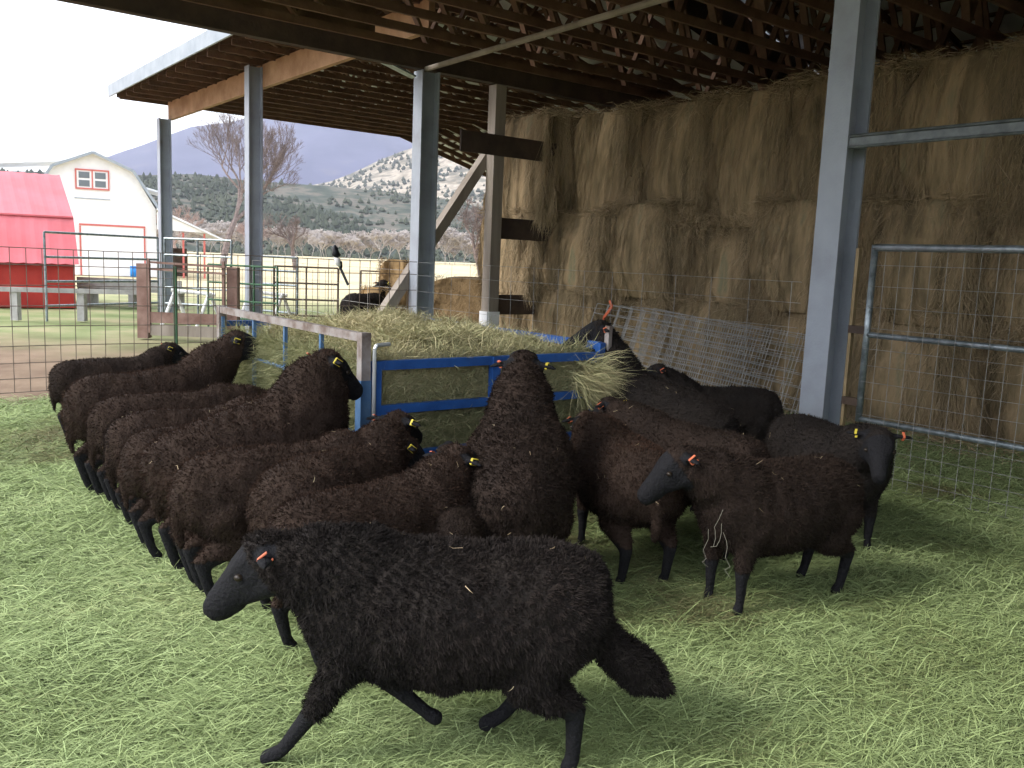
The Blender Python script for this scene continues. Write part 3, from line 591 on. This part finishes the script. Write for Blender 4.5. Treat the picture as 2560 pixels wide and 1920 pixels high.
m = MB(); m.bar(Q(1.75, 2, 3.42), Q(4.95, 2, 2.02), 5.2, .09); m.build('lean_to_roof', MT['sheet'], wb)
m = MB().add([tuple(Q(1.76, -.45, 3.30)), tuple(Q(1.76, -.45, 2.40)), tuple(Q(4.1, -.45, 2.34))], [(0, 1, 2)])
o = m.build('lean_to_gable', MT['white'], wb); md = o.modifiers.new('t', 'SOLIDIFY'); md.thickness = .04
for xx in (3.0, 4.02):
    m = MB(); m.box(Q(xx, -.3, 1.15), (.045, .045, 1.15), Q.ax); m.build('lean_to_post', MT['redtrim'], wb)
m = MB(); m.box(Q(2.6, 2.5, .75), (.75, .04, .75), Q.ax); m.build('lean_to_panel', MT['darktimber'], wb)
w2 = empty('white_house', Q(-8, 14, 0), 'white building with a pale roof half hidden behind the white barn', 'building')
m = MB(); m.box(Q(-9, 15, 2.6), (5.5, 3, 2.6), Q.ax); m.build('wall', MT['white'], w2)
m = MB(); m.bar(Q(-14, 13.5, 5.2), Q(-2.6, 13.5, 6.5), 3.5, .10); m.build('roof', MT['sheet'], w2)
e = empty('blue_barrel', Q(.62, -.6, 0), 'small bright blue barrel at the foot of the white barn', 'barrel')
m = MB(); m.tubes([Q(.62, -.6, 0)], [Q(.62, -.6, .5)], .15, n=16); m.build('drum', MT['paleblue'], e, smooth=True)
m = MB(); m.tubes([Q(.62, -.6, .5)], [Q(.62, -.6, .53)], .16, n=16); m.build('lid', MT['paleblue'], e)

# ------------------------------------------------------------ hay bales in the field
def field_bale(p, wd, dp, ht, label, m_, seed):
    VV, f, grid, nn = bale_mesh(seed, wd, dp, ht, 70, 26); VV[:, 2] = np.minimum(VV[:, 2], ht-.25*ht*(2*(VV[:, 0]/wd))**4*.8)
    c = MB().add(VV, f).build('field_bale', m_, smooth=True); c.location = p; n = 4000
    i = rng.integers(0, grid.shape[0], n); j = rng.integers(0, grid.shape[1], n); q = grid[i, j]; o_ = unit(np.stack([q[:, 0], q[:, 1], np.full(n, .05)], 1))
    vec = (rng.normal(0, .6, (n, 3))+[0, 0, -.6])*.10; t = rng.random(n)
    b = blades('loose_strands', q+o_*.01, vec, rng.normal(0, 1, (n, 3)), .007, np.stack([t*.7, t], 1), m_, c); b.matrix_parent_inverse = Matrix()
    return tag(c, label, 'hay bale', 'bales in the yard beyond the barn')
gold = mat('golden_straw', [(.34, .22, .10), (.48, .33, .17)], .9, 8, .6, 40); brownh = mat('old_hay', [(.13, .085, .04), (.24, .165, .085)], .95, 6, .8, 40)
field_bale((-2.35, 17.3, 0), .62, 1.0, 1.47, 'upright golden straw bale just left of the middle steel post', gold, 3.3)
field_bale((-2.62, 16.6, 0), .55, .9, .95, 'short golden straw bale leaning low against the taller golden one', gold, 5.1)
field_bale((-.72, 15.4, 0), 1.75, 1.3, 1.22, 'rounded brown old hay bale between the middle steel post and the timber post', brownh, 7.7)

# ------------------------------------------------------------ trees
def grow(base, h, spread, seed, levels=6, r0=.22, upb=.35, fork=3, first=.28):
    rd = random.Random(seed); S = []
    def rec(p, d, ln, r, lv):
        steps = 3; q = Vector(p); dd = Vector(d)
        for i in range(steps):
            dd = (dd+Vector((rd.gauss(0, .12), rd.gauss(0, .12), rd.gauss(.03, .06)))).normalized(); e = q+dd*ln/steps
            S.append((tuple(q), tuple(e), r*(1-.22*i/steps), r*(1-.22*(i+1)/steps))); q = e
            if lv > 1 and i >= 1 and rd.random() < .8: side(q, dd, ln*.62, r*.45, lv-1)
        if lv > 1:
            for _ in range(fork-1 if lv > 2 else fork): side(q, dd, ln*rd.uniform(.62, .82), r*.62, lv-1)
    def side(p, d, ln, r, lv):
        ax = Vector((rd.gauss(0, 1), rd.gauss(0, 1), rd.gauss(0, 1))).normalized(); nd = (Matrix.Rotation(rd.uniform(.3, .8)*spread, 3, ax) @ d); nd.z += upb*.3; rec(p, nd.normalized(), ln, r, lv)
    rec(base, (0, 0, 1), h*first, r0, levels)
    return S
def tree(name, base, h, spread, seed, label, m, cat='tree', wide=1.0, **kw):
    grp = kw.pop('grp', None); S = grow((0, 0, 0), h, spread, seed, **kw); zmax = max(s[1][2] for s in S); k = h/zmax
    e = empty(name, base, label, cat, grp); th = kw.get('r0', .22)*.45
    for nm, sel in (('trunk', [s for s in S if s[2] >= th]), ('crown', [s for s in S if s[2] < th])):
        wk = np.array([k*wide, k*wide, k]); A = np.array([s[0] for s in sel])*wk+np.array(base); B = np.array([s[1] for s in sel])*wk+np.array(base)
        MB().tubes(A, B, np.maximum([s[2] for s in sel], .008), np.maximum([s[3] for s in sel], .006), n=3 if nm == 'crown' else 6).build(nm, m, e)
tree('bare_tree', (-24.8, 74, 0), 14.5, 1.15, 8, 'tall bare cottonwood between the two farthest steel posts', MT['bark'], levels=8, r0=.30, upb=.9, first=.24, wide=.95)
tree('orchard_tree', (-20.2, 80, 0), 5.2, 1.5, 11, 'low spreading bare tree at the field edge left of the bird', MT['bark'], levels=7, r0=.22, upb=.3, grp='bare orchard trees along the field')
tree('orchard_tree', (-2.6, 66, 0), 6.3, 1.5, 17, 'leaning bare tree seen between the brace and the timber post', MT['bark'], levels=7, r0=.24, upb=.35, grp='bare orchard trees along the field')
tree('orchard_tree', (-25.5, 84, 0), 5.0, 1.4, 23, 'pinkish bare tree just right of the tall cottonwood', MT['barkpink'], levels=7, r0=.2, grp='bare orchard trees along the field')
tree('orchard_tree', (-34, 88, 0), 6.0, 1.4, 29, 'bare tree rising over the lean-to of the white barn', MT['barkpink'], levels=7, r0=.2, grp='bare orchard trees along the field')
# far thicket: one mass
pale = mat('pale_twigs', [(.34, .30, .28), (.50, .46, .44)], .95, .2, coord='Object')
S = grow((0, 0, 0), 7, 1.1, 41, levels=7, r0=.2, upb=.7, first=.12); A0 = np.array([s[0] for s in S]); B0 = np.array([s[1] for s in S]); kz = 7.6/B0[:, 2].max(); A0 = A0*kz; B0 = B0*kz
tk = MB(); rr = random.Random(5); As = []; Bs = []
for i in range(110):
    az = radians(-34+i*.45+rr.uniform(-.5, .5)); D = rr.uniform(225, 290); s = rr.uniform(.75, 1.35); a = rr.uniform(0, 6.28); Rm = np.array([[cos(a), -sin(a), 0], [sin(a), cos(a), 0], [0, 0, 1]])
    o_ = np.array([D*sin(az), D*cos(az), 0]); As.append(A0@Rm.T*s*[1.4, 1.4, 1]+o_); Bs.append(B0@Rm.T*s*[1.4, 1.4, 1]+o_)
tk.tubes(np.concatenate(As), np.concatenate(Bs), .07, n=3)
tag(tk.build('far_thicket', pale, kind='stuff'), 'pale leafless thicket along the far side of the field', 'thicket')

# ------------------------------------------------------------ magpie on the fence
bd = empty('magpie', (-2.25, 10.7, 1.45), 'black and white magpie with a long tail perched on the wire fence', 'bird')
def loft(secs, n=14):
    """secs: (centre, ry, rz, forward) rings -> closed tube"""
    V = []; f = []
    for c, ry, rz, d in secs:
        d = Vector(d).normalized(); s = d.cross(Zv); s = s.normalized() if s.length > .05 else Vector((0, 1, 0)); u = s.cross(d)
        for k in range(n): a = 2*pi*k/n; V.append(tuple(Vector(c)+s*ry*cos(a)+u*rz*sin(a)))
    for i in range(len(secs)-1):
        for k in range(n): f.append((i*n+k, i*n+(k+1) % n, (i+1)*n+(k+1) % n, (i+1)*n+k))
    f.append(tuple(range(n))[::-1]); f.append(tuple((len(secs)-1)*n+k for k in range(n))); return V, f
b0 = Vector(W(-1.32, -.19, 1.50)); bd.location = b0; bd.matrix_world = Matrix.Translation(b0)
hd = Vector((.25, .2, .1)); tl = Vector((.55, -.1, -1))
m = MB(); m.add(*loft([(b0+Vector((-.02, 0, .13)), .012, .012, (0, 0, 1)), (b0+Vector((-.02, 0, .10)), .034, .034, (0, .01, 1)), (b0+Vector((-.01, 0, .06)), .036, .036, (0, .01, 1)), (b0+Vector((.0, 0, .01)), .052, .055, (0, .01, 1)), (b0+Vector((.02, 0, -.06)), .05, .052, (.1, 0, 1)), (b0+Vector((.045, 0, -.12)), .03, .03, (.2, 0, 1)), (b0+Vector((.06, 0, -.15)), .01, .01, (.2, 0, 1))][::-1]))
m.build('body', MT['bird'], bd, smooth=True)
m = MB(); m.add(*loft([(b0+Vector((.012, -.025, -.02)), .028, .04, (.1, 0, 1)), (b0+Vector((.025, -.025, -.10)), .032, .034, (.1, 0, 1)), (b0+Vector((.04, -.015, -.13)), .01, .012, (.1, 0, 1))][::-1])); m.build('belly', MT['birdw'], bd, smooth=True)
m = MB(); m.bar(b0+Vector((.04, 0, -.12)), b0+Vector((.15, -.02, -.34)), .03, .012, upv=(0, 1, 0)); m.build('tail', MT['bird'], bd)
m = MB(); m.tubes([b0+Vector((-.02, 0, .10))], [b0+Vector((.045, -.01, .095))], .010, .003, n=8); m.build('beak', MT['bird'], bd)

# ------------------------------------------------------------ far air
hz = MB(); hz.box((0, 0, 499.5), (5200, 5200, 500.5)); ho = hz.build('haze', MT['white'], kind='stuff'); ho.data.materials.clear()
hm_ = bpy.data.materials.new('haze'); hm_.use_nodes = True; n_ = hm_.node_tree; n_.nodes.clear(); o_ = n_.nodes.new('ShaderNodeOutputMaterial'); v_ = n_.nodes.new('ShaderNodeVolumePrincipled')
v_.inputs['Density'].default_value = .00015; v_.inputs['Color'].default_value = (.86, .89, 1, 1); v_.inputs['Anisotropy'].default_value = .2
n_.links.new(v_.outputs[0], o_.inputs['Volume']); ho.data.materials.append(hm_); tag(ho, 'thin pale haze over the valley', 'haze')

# ------------------------------------------------------------ sheep
def seg(a, b, ra, rb, n=14, k=5):
    """tapered limb with round ends"""
    a = Vector(a); b = Vector(b); d = (b-a); L = d.length; d = d/L; S = []
    for t in (-1, -.75, -.35): S.append((a+d*t*ra, ra*math.sqrt(max(1-t*t, .02)), ra*math.sqrt(max(1-t*t, .02)), d))
    S.append((a, ra, ra, d)); S.append((b, rb, rb, d))
    for t in (.35, .75, 1): S.append((b+d*t*rb, rb*math.sqrt(max(1-t*t, .02)), rb*math.sqrt(max(1-t*t, .02)), d))
    return loft(S[::-1], n)
def chain(mb, pts, rs):
    for i in range(len(pts)-1): mb.add(*seg(pts[i], pts[i+1], rs[i], rs[i+1]))
STAND = dict(fl=(0, 0), fr=(0, 0), hl=(0, 0), hr=(0, 0))
def sheep(label, x, y, head_az, s=1.0, neck=40, nw=1.0, nlen=.27, hpitch=-25, nyaw=0, hyaw=0, pitch=0, fl='dark', nf=15000, legs=None, wool=.012, lock=.024, lying=False, tail=None, slim=1.0, straw=8, fat=1.0, vox=.013, gap=None):
    """x,y ground centre; head_az direction faced, degrees clockwise from +Y; neck/hpitch elevation of the neck and muzzle; pitch lifts the forehand"""
    root = empty('sheep', (x, y, 0), label, 'sheep', 'flock of black sheep', rz=radians(90-head_az)); MWr = root.matrix_world.copy()
    legs = legs or {}
    hip = Vector((-.30, 0, .40)); Rp = Matrix.Rotation(-radians(pitch), 3, 'Y')
    def B(p): return hip+Rp @ (Vector(p)-hip)          # forehand rotation
    mb = MB(); secs = [(-.50, .50, .07, .08), (-.455, .50, .145, .15), (-.36, .49, .20, .195), (-.22, .475, .225, .215), (0, .462, .238*fat, .222), (.18, .468, .22*fat, .222), (.32, .49, .18, .21), (.41, .52, .125, .16), (.455, .54, .06, .08)]
    mb.add(*loft([(B((a, 0, z)), ry, rz, Rp @ Vector((1, 0, 0))) for a, z, ry, rz in secs][::-1], 22))
    # neck
    nv_ = Vector((cos(radians(neck))*cos(radians(nyaw)), cos(radians(neck))*sin(radians(nyaw)), sin(radians(neck))))
    n0 = B((.27, 0, .56)); nl = nlen; n1_ = n0+nv_*nl*.55; n2 = n0+nv_*nl+Vector((0, 0, -.01)); poll = n0+nv_*(nl+.055)
    mb.add(*seg(n0, n1_, .175*nw, .14*nw, 16)); mb.add(*seg(n1_, n2, .14*nw, .100*nw, 16))
    hy = radians(nyaw+hyaw); hp_ = radians(hpitch); hv = Vector((cos(hp_)*cos(hy), cos(hp_)*sin(hy), sin(hp_))); hs_ = Vector((-sin(hy), cos(hy), 0)); hu = hv.cross(hs_)*1
    if hu.z < 0: hu = -hu
    hc = poll
    hsec = [(-.055, .045, .05, -.005), (-.02, .066, .074, 0), (.03, .072, .080, 0), (.08, .062, .072, -.004), (.13, .046, .056, -.008), (.175, .040, .048, -.014), (.205, .036, .043, -.019), (.226, .030, .036, -.024), (.238, .018, .020, -.026)]
    hsec = [(a*1.12, b*1.12, c*1.12, d*1.12) for a, b, c, d in hsec]
    def ring(sec):
        V = []; f = []; n = 16
        for t, ry, rz, dz in sec:
            c = hc+hv*t+hu*dz
            for k in range(n): a = 2*pi*k/n; V.append(tuple(c+hs_*ry*cos(a)+hu*rz*sin(a)))
        for i in range(len(sec)-1):
            for k in range(n): f.append((i*n+k, (i+1)*n+k, (i+1)*n+(k+1) % n, i*n+(k+1) % n))
        f.append(tuple(range(n))); f.append(tuple((len(sec)-1)*n+k for k in range(n))[::-1]); return V, f
    mb.add(*ring(hsec))
    for sg in (1, -1):
        mb.add(*seg(hc+hv*.055+hs_*sg*.046+hu*.045, hc+hv*.105+hs_*sg*.042+hu*.036, .027, .020, 10))      # brow
        mb.add(*seg(hc+hv*.035+hs_*sg*.038-hu*.052, hc+hv*.13+hs_*sg*.022-hu*.050, .046, .024, 10))        # jaw
        mb.add(*seg(hc+hv*.245+hs_*sg*.018+hu*.0, hc+hv*.262+hs_*sg*.014-hu*.014, .016, .011, 8))          # nostril wings
    mb.add(*seg(hc+hv*.17-hu*.060, hc+hv*.228-hu*.060, .020, .016, 10))                                    # chin
    ears = {}
    for sg in (1, -1):
        e0 = hc+hv*(-.015)+hs_*sg*.062+hu*.035; ed_ = (hs_*sg*.9-hv*.25-Zv*.22).normalized(); e1 = e0+ed_*.115
        sec = [(e0-ed_*.02, .014, .012, ed_), (e0+ed_*.03, .026, .012, ed_), (e0+ed_*.07, .026, .011, ed_), (e0+ed_*.10, .015, .010, ed_), (e1, .006, .006, ed_)]
        mb.add(*loft(sec[::-1], 10)); ears[sg] = (e0, ed_)
    # legs: joints in the side plane, optional overrides of the foot position
    lp = {}
    for nm, fx, sg in (('fl', 1, 1), ('fr', 1, -1), ('hl', -1, 1), ('hr', -1, -1)):
        o = legs.get(nm)
        if fx > 0:
            top = B((.27, .105*sg, .40)); foot = Vector(o[0]) if o else B((.29, .10*sg, .0)) ; knee = Vector(o[1]) if o else top.lerp(foot, .56)+Vector((.012, 0, 0))
            mid = top.lerp(knee, .45); chain(mb, [top, mid, knee], [.085, .052, .033]); ft = foot+(knee-foot).normalized()*.055
            chain(mb, [knee, ft, foot+Vector((.012, 0, .018))], [.030, .022, .027])
        else:
            top = Vector((-.30, .115*sg, .42)); foot = Vector(o[0]) if o else Vector((-.36, .115*sg, 0)); hock = Vector(o[1]) if o else Vector((-.415, .115*sg, .21)); stif = Vector(o[2]) if o and len(o) > 2 else Vector((-.25, .125*sg, .31))
            chain(mb, [top, stif, hock], [.125, .082, .034]); ft = foot+(hock-foot).normalized()*.06
            chain(mb, [hock, ft, foot+Vector((.012, 0, .018))], [.032, .024, .028])
        lp[nm] = foot
    # tail
    tl_ = tail or [(-.47, 0, .55), (-.492, 0, .46), (-.488, 0, .34), (-.475, 0, .27)]
    trs = [.035, .03, .024, .014] if not tail else [.045, .06, .066, .022]
    chain(mb, tl_, trs)
    tmp = MB(); tmp.v = mb.v; tmp.f = mb.f; tmp.n = mb.n; o = tmp.build('body', MT['head'])
    md = o.modifiers.new('r', 'REMESH'); md.mode = 'VOXEL'; md.voxel_size = vox; md.use_smooth_shade = True
    sm = o.modifiers.new('s', 'SMOOTH'); sm.factor = .6; sm.iterations = 4
    dg = bpy.context.evaluated_depsgraph_get(); me = bpy.data.meshes.new_from_object(o.evaluated_get(dg)); me.name = 'sheep_body'
    bpy.data.objects.remove(o); body = bpy.data.objects.new('body', me); COL.objects.link(body); body.parent = root
    nvt = len(me.vertices); co = np.zeros(nvt*3, np.float32); me.vertices.foreach_get('co', co); co = co.reshape(-1, 3)
    no = np.zeros(nvt*3, np.float32); me.vertices.foreach_get('normal', no); no = no.reshape(-1, 3)
    # fleece cover: everything except face, ears and lower legs
    hvv = np.array(hv); hd_ = (co-np.array(hc))@hvv; lat = np.linalg.norm(co-np.array(hc)-hd_[:, None]*hvv, axis=1)
    face = (hd_ > .035) & (hd_ < .27) & (lat < .12)
    for sg in (1, -1):
        e0, ed_ = ears[sg]; q = (co-np.array(e0))@np.array(ed_); l2 = np.linalg.norm(co-np.array(e0)-q[:, None]*np.array(ed_), axis=1); face |= (q > -.01) & (q < .13) & (l2 < .035)
    leg = np.zeros(nvt, bool)
    for nm, ft in lp.items():
        ftv = np.array(ft); leg |= (np.linalg.norm(co-ftv, axis=1) < (.235 if nm[0] == 'h' else .21)) & ((co[:, 2] < .235+(ftv[2] if pitch == 0 else 0)) | (np.linalg.norm(co-ftv, axis=1) < .17))
    wm = (~face) & (~leg)
    sd0 = rng.random()*40; wf = wm.astype(float)*np.clip((hd_*-1+.10)*8, 0, 1); fold = fbm(co*np.array([26., 9., 7.])+sd0+.6*fbm(co*5, 2)[:, None]*6, 3)-.5; lump = fbm(co*6+sd0, 3)-.5
    co = co+no*((fold*.020+lump*.030)*wf)[:, None]; me.vertices.foreach_set('co', co.astype(np.float32).ravel()); me.update()
    no = np.zeros(nvt*3, np.float32); me.vertices.foreach_get('normal', no); no = no.reshape(-1, 3)
    fc = [tuple(p.vertices) for p in me.polygons]; tri = []
    for q in fc: tri.append(q[:3]); (tri.append((q[0], q[2], q[3])) if len(q) == 4 else None)
    tri = np.array(tri); ok = wm[tri].all(1); T = tri[ok]
    ar = np.linalg.norm(np.cross(co[T[:, 1]]-co[T[:, 0]], co[T[:, 2]]-co[T[:, 0]]), axis=1); pr = ar/ar.sum()
    def sample(n):
        k = rng.choice(len(T), n, p=pr); a = rng.random(n); b = rng.random(n); fl_ = a+b > 1; a[fl_] = 1-a[fl_]; b[fl_] = 1-b[fl_]; a = a[:, None]; b = b[:, None]
        return co[T[k, 0]]*(1-a-b)+co[T[k, 1]]*a+co[T[k, 2]]*b, unit(no[T[k, 0]]*(1-a-b)+no[T[k, 1]]*a+no[T[k, 2]]*b)
    nf = int(nf*1.9)
    p, nn = sample(nf); seed = rng.random()*50
    # locks: tips pulled towards cell centres of a jittered grid -> curly staple texture
    cell = lock; stretch = np.linalg.qr(np.random.default_rng(int(seed*100)).normal(size=(3, 3)))[0]; cp_ = (p@stretch+seed+.02*(fbm(p*14, 2)[:, None]-.5))/cell; ci = np.floor(cp_); hsh = np.sin(ci@np.array([12.9898, 78.233, 37.719]))*43758.5453; hsh -= np.floor(hsh)
    h2 = np.sin(ci@np.array([39.346, 11.135, 83.155]))*24634.63; h2 -= np.floor(h2)
    cen = ((ci+.5+np.stack([hsh-.5, h2-.5, hsh*h2-.25], 1)*1.0)*cell-seed)@stretch.T; pull = (cen-p); pull -= nn*(pull*nn).sum(1)[:, None]
    grav = np.array([[0, 0, -1.]]); gt_ = grav-nn*(grav*nn).sum(1)[:, None]
    ln = wool*rng.uniform(.65, 1.25, nf)*(.7+.6*hsh); vec = nn*ln[:, None]*.95+gt_*ln[:, None]*.45+pull*.38+rng.normal(0, .005, (nf, 3))+np.array([[-.003, 0, 0]])
    sidev = np.cross(vec, nn)+rng.normal(0, .012, (nf, 3))
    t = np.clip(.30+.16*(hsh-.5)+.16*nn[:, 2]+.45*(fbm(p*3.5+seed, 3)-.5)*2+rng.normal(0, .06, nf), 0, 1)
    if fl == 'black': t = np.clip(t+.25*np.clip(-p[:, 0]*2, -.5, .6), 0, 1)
    f_o = blades('fleece', p-nn*.004, vec, sidev, rng.uniform(.0024, .0046, nf)*(1.0 if nf < 60000 else .85), np.stack([t*.5, t], 1), FL[fl], bend=nn*ln[:, None]*.18+rng.normal(0, .002, (nf, 3)))
    f_o.parent = root
    me.materials.clear(); me.materials.append(BODY[fl]); at_ = me.attributes.new('wool', 'FLOAT', 'POINT'); at_.data.foreach_set('value', (wm*(.35+.5*fbm(co*9+seed, 4))).astype(np.float32))
    # short hair on the face and legs
    if straw:
        k = straw; ps, ns_ = sample(k*3); sel = ns_[:, 2] > -.1; ps, ns_ = ps[sel][:k], ns_[sel][:k]; k = len(ps); a = rng.normal(0, 1, (k, 3)); a -= ns_*(a*ns_).sum(1)[:, None]; a = unit(a)*rng.lognormal(-3.7, .5, (k, 1))
        tt = rng.uniform(.5, 1, k); so_ = blades('straw_bits', ps+ns_*(wool*.95+.006), a, np.cross(a, ns_), rng.uniform(.0014, .0028, k), np.stack([tt*.9, tt*.9], 1), HAYB, bend=rng.normal(0, .006, (k, 3)), kind='stuff'); so_.parent = root
    # ear tags (left ear orange, right ear yellow), eyes
    for sg, m_ in ((1, MT['orange']), (-1, MT['yellow'])):
        e0, ed_ = ears[sg]; c = e0+ed_*.055; tg = MB(); n_ = hv.cross(ed_).normalized()
        n_ = n_ if n_.z > 0 else -n_
        f_ = ed_.cross(n_)
        for w_ in (.014, -.014): tg.box(c+n_*w_-f_*.004, (.006, .017, .0018), (ed_, f_, n_))
        tg.box(c+f_*.014, (.006, .002, .014), (ed_, f_, n_))
        tgo = tg.build('ear_tag', m_); tgo.parent = root; tgo['label'] = ('orange' if sg > 0 else 'yellow')+' ear tag'
        em = MB(); ec = hc+hv*.092+hs_*sg*.066+hu*.020; em.add(*loft([(ec+Vector((0, 0, -.011)), .004, .004, Zv), (ec+Vector((0, 0, -.007)), .011, .011, Zv), (ec, .014, .014, Zv), (ec+Vector((0, 0, .007)), .011, .011, Zv), (ec+Vector((0, 0, .011)), .003, .003, Zv)][::-1], 10))
        eo = em.build('eye', MT['eye'], smooth=True); eo.parent = root
    root.scale = (s, s*slim, s)
    return root
def rl(R, L): p = W(R, L); return p.x, p.y
A_R = 52.3
# left group, tails to the camera's left, heads to the feeder
x, y = rl(-4.37, -2.62); sheep('farthest left brown-black sheep, its head up in profile against the wire fence', x, y, A_R, .94, 52, hpitch=-24, nlen=.17, slim=.9, fl='dark')
x, y = rl(-4.22, -3.40); sheep('sheep half hidden second from the far left, only its low back and dark head showing', x, y, A_R-2, .92, 42, hpitch=-30, nlen=.24, slim=.85, fl='brown')
x, y = rl(-4.50, -4.18); sheep('third sheep from the far left with raised neck and fluffy head near the feeder rail', x, y, A_R-6, 1.07, 46, slim=.82, hpitch=-14, nyaw=-6, fl='brown', pitch=5)
x, y = rl(-4.50, -4.58); sheep('brown sheep fourth from the far left with its head down at the feeder side', x, y, A_R, .97, 5, slim=.80, hpitch=-45, fl='brown')
x, y = rl(-4.52, -5.06); sheep('brown sheep fifth from the far left in the row of rumps', x, y, A_R-1, .95, 8, slim=.80, hpitch=-45, fl='brown')
x, y = rl(-4.56, -5.48); sheep('narrow brown sheep just left of the big fluffy one in the row of rumps', x, y, A_R+2, .93, 8, slim=.80, hpitch=-45, fl='brown')
x, y = rl(-4.47, -5.88); sheep('big fluffy sheep rising up to the feeder with its round head turned away', x, y, A_R-3, 1.06, 66, slim=.9, hpitch=-30, nw=1.2, nlen=.17, nyaw=4, hyaw=6, pitch=15, fl='brown', nf=20000, straw=14)
sheep('brown sheep with straw on its back, rump beside the running sheep head', -1.0, 3.83, 56, .97, 8, slim=.92, hpitch=-40, fl='brown', nf=20000, straw=12)
sheep('reddish brown sheep with head at the blue corner post of the feeder', -.76, 3.80, 24, .96, 36, nlen=.22, hpitch=-20, fl='brown', nf=18000, straw=9)
sheep('chestnut-tinted sheep standing right behind the running sheep shoulders', -.50, 3.33, 44, .93, 34, nlen=.19, nyaw=14, hpitch=-12, fl='brown', nf=24000, straw=9)
sheep('small sheep between two others with its muzzle stretched to the front feeder panel', -.26, 3.66, -4, .80, 26, hpitch=12, fl='dark', nf=10000)
sheep('tall dark sheep seen from behind stretching its neck over the front feeder panel', .045, 3.93, 1, 1.04, 56, nw=1.08, nlen=.26, hpitch=5, pitch=14, fat=1.12, fl='dark', nf=28000, straw=12, lock=.04)
sheep('reddish sheep right of the tall one, rump and hind legs to the camera', .58, 4.36, -14, .97, 12, hpitch=-30, fl='brown', nf=16000, straw=9)
sheep('brown sheep right of the reddish one with head tucked at the feeder corner', .98, 4.72, -42, .98, 22, hpitch=-38, fl='dark', nf=12000, straw=12)
sheep('black sheep at the feeder corner reaching its long neck over the right end', .93, 5.62, -58, 1.05, 64, hpitch=-20, nlen=.31, nyaw=10, hyaw=22, pitch=14, fl='black', nf=12000)
sheep('black sheep standing sideways behind the others in front of the leaning wire panels', 1.60, 6.60, -88, .93, 42, hpitch=-30, fl='black', nf=9000)
sheep('black sheep facing left at the front right with dry stalks hanging on its chest', 1.25, 3.94, -120, .96, 28, hpitch=-38, nyaw=-12, hyaw=-10, fl='dark', nf=26000, straw=12)
sheep('black sheep at the far right turned to face the camera beside the steel post', 1.85, 4.95, 165, .97, 26, hpitch=-36, fl='black', nf=14000, nyaw=-18, hyaw=-14)
sheep('large black sheep trotting left across the foreground', -.17, 2.53, -93, .98, 14, hpitch=-38, nlen=.22, fl='black', nf=70000, wool=.014, lock=.028, straw=14, vox=.010,
      legs=dict(fl=((.52, .08, .0), (.40, .09, .17)), fr=((.015, -.08, .05), (.17, -.10, .17)), hl=((-.40, .12, 0), (-.40, .125, .21), (-.26, .13, .31)), hr=((-.15, -.10, .02), (-.28, -.12, .17), (-.17, -.12, .30))),
      tail=[(-.47, 0, .44), (-.54, .01, .34), (-.62, .015, .28), (-.70, .02, .23)])
sheep('black sheep standing out in the yard beyond the feeder, only its fluffy back showing', -2.72, 15.9, 22, 1.22, 50, hpitch=-15, fl='black', nf=8000, straw=3)
# dry stalks on the chest of the right sheep
m = MB(); A_ = (.93, 3.70)
rs = random.Random(4); st = []
for k in range(4):
    p_ = Vector((.86+rs.uniform(0, .22), 3.60+rs.uniform(-.03, .03), rs.uniform(.35, .62))); q_ = [tuple(p_)]
    for i_ in range(rs.randint(3, 7)): p_ = p_+Vector((rs.gauss(0, .014), rs.gauss(0, .006), -.032+rs.gauss(0, .012))); q_.append(tuple(p_))
    st.append(q_)
for s_ in st: m.path(s_, .0011, 5)
tag(m.build('dry_stalks', mat('dry_stalk', [(.22, .21, .17)], .8), kind='stuff'), 'pale dry stalks clinging to the chest of the right-hand sheep', 'stalks')
print('verts', sum(len(o.data.vertices) for o in bpy.data.objects if o.type == 'MESH'))
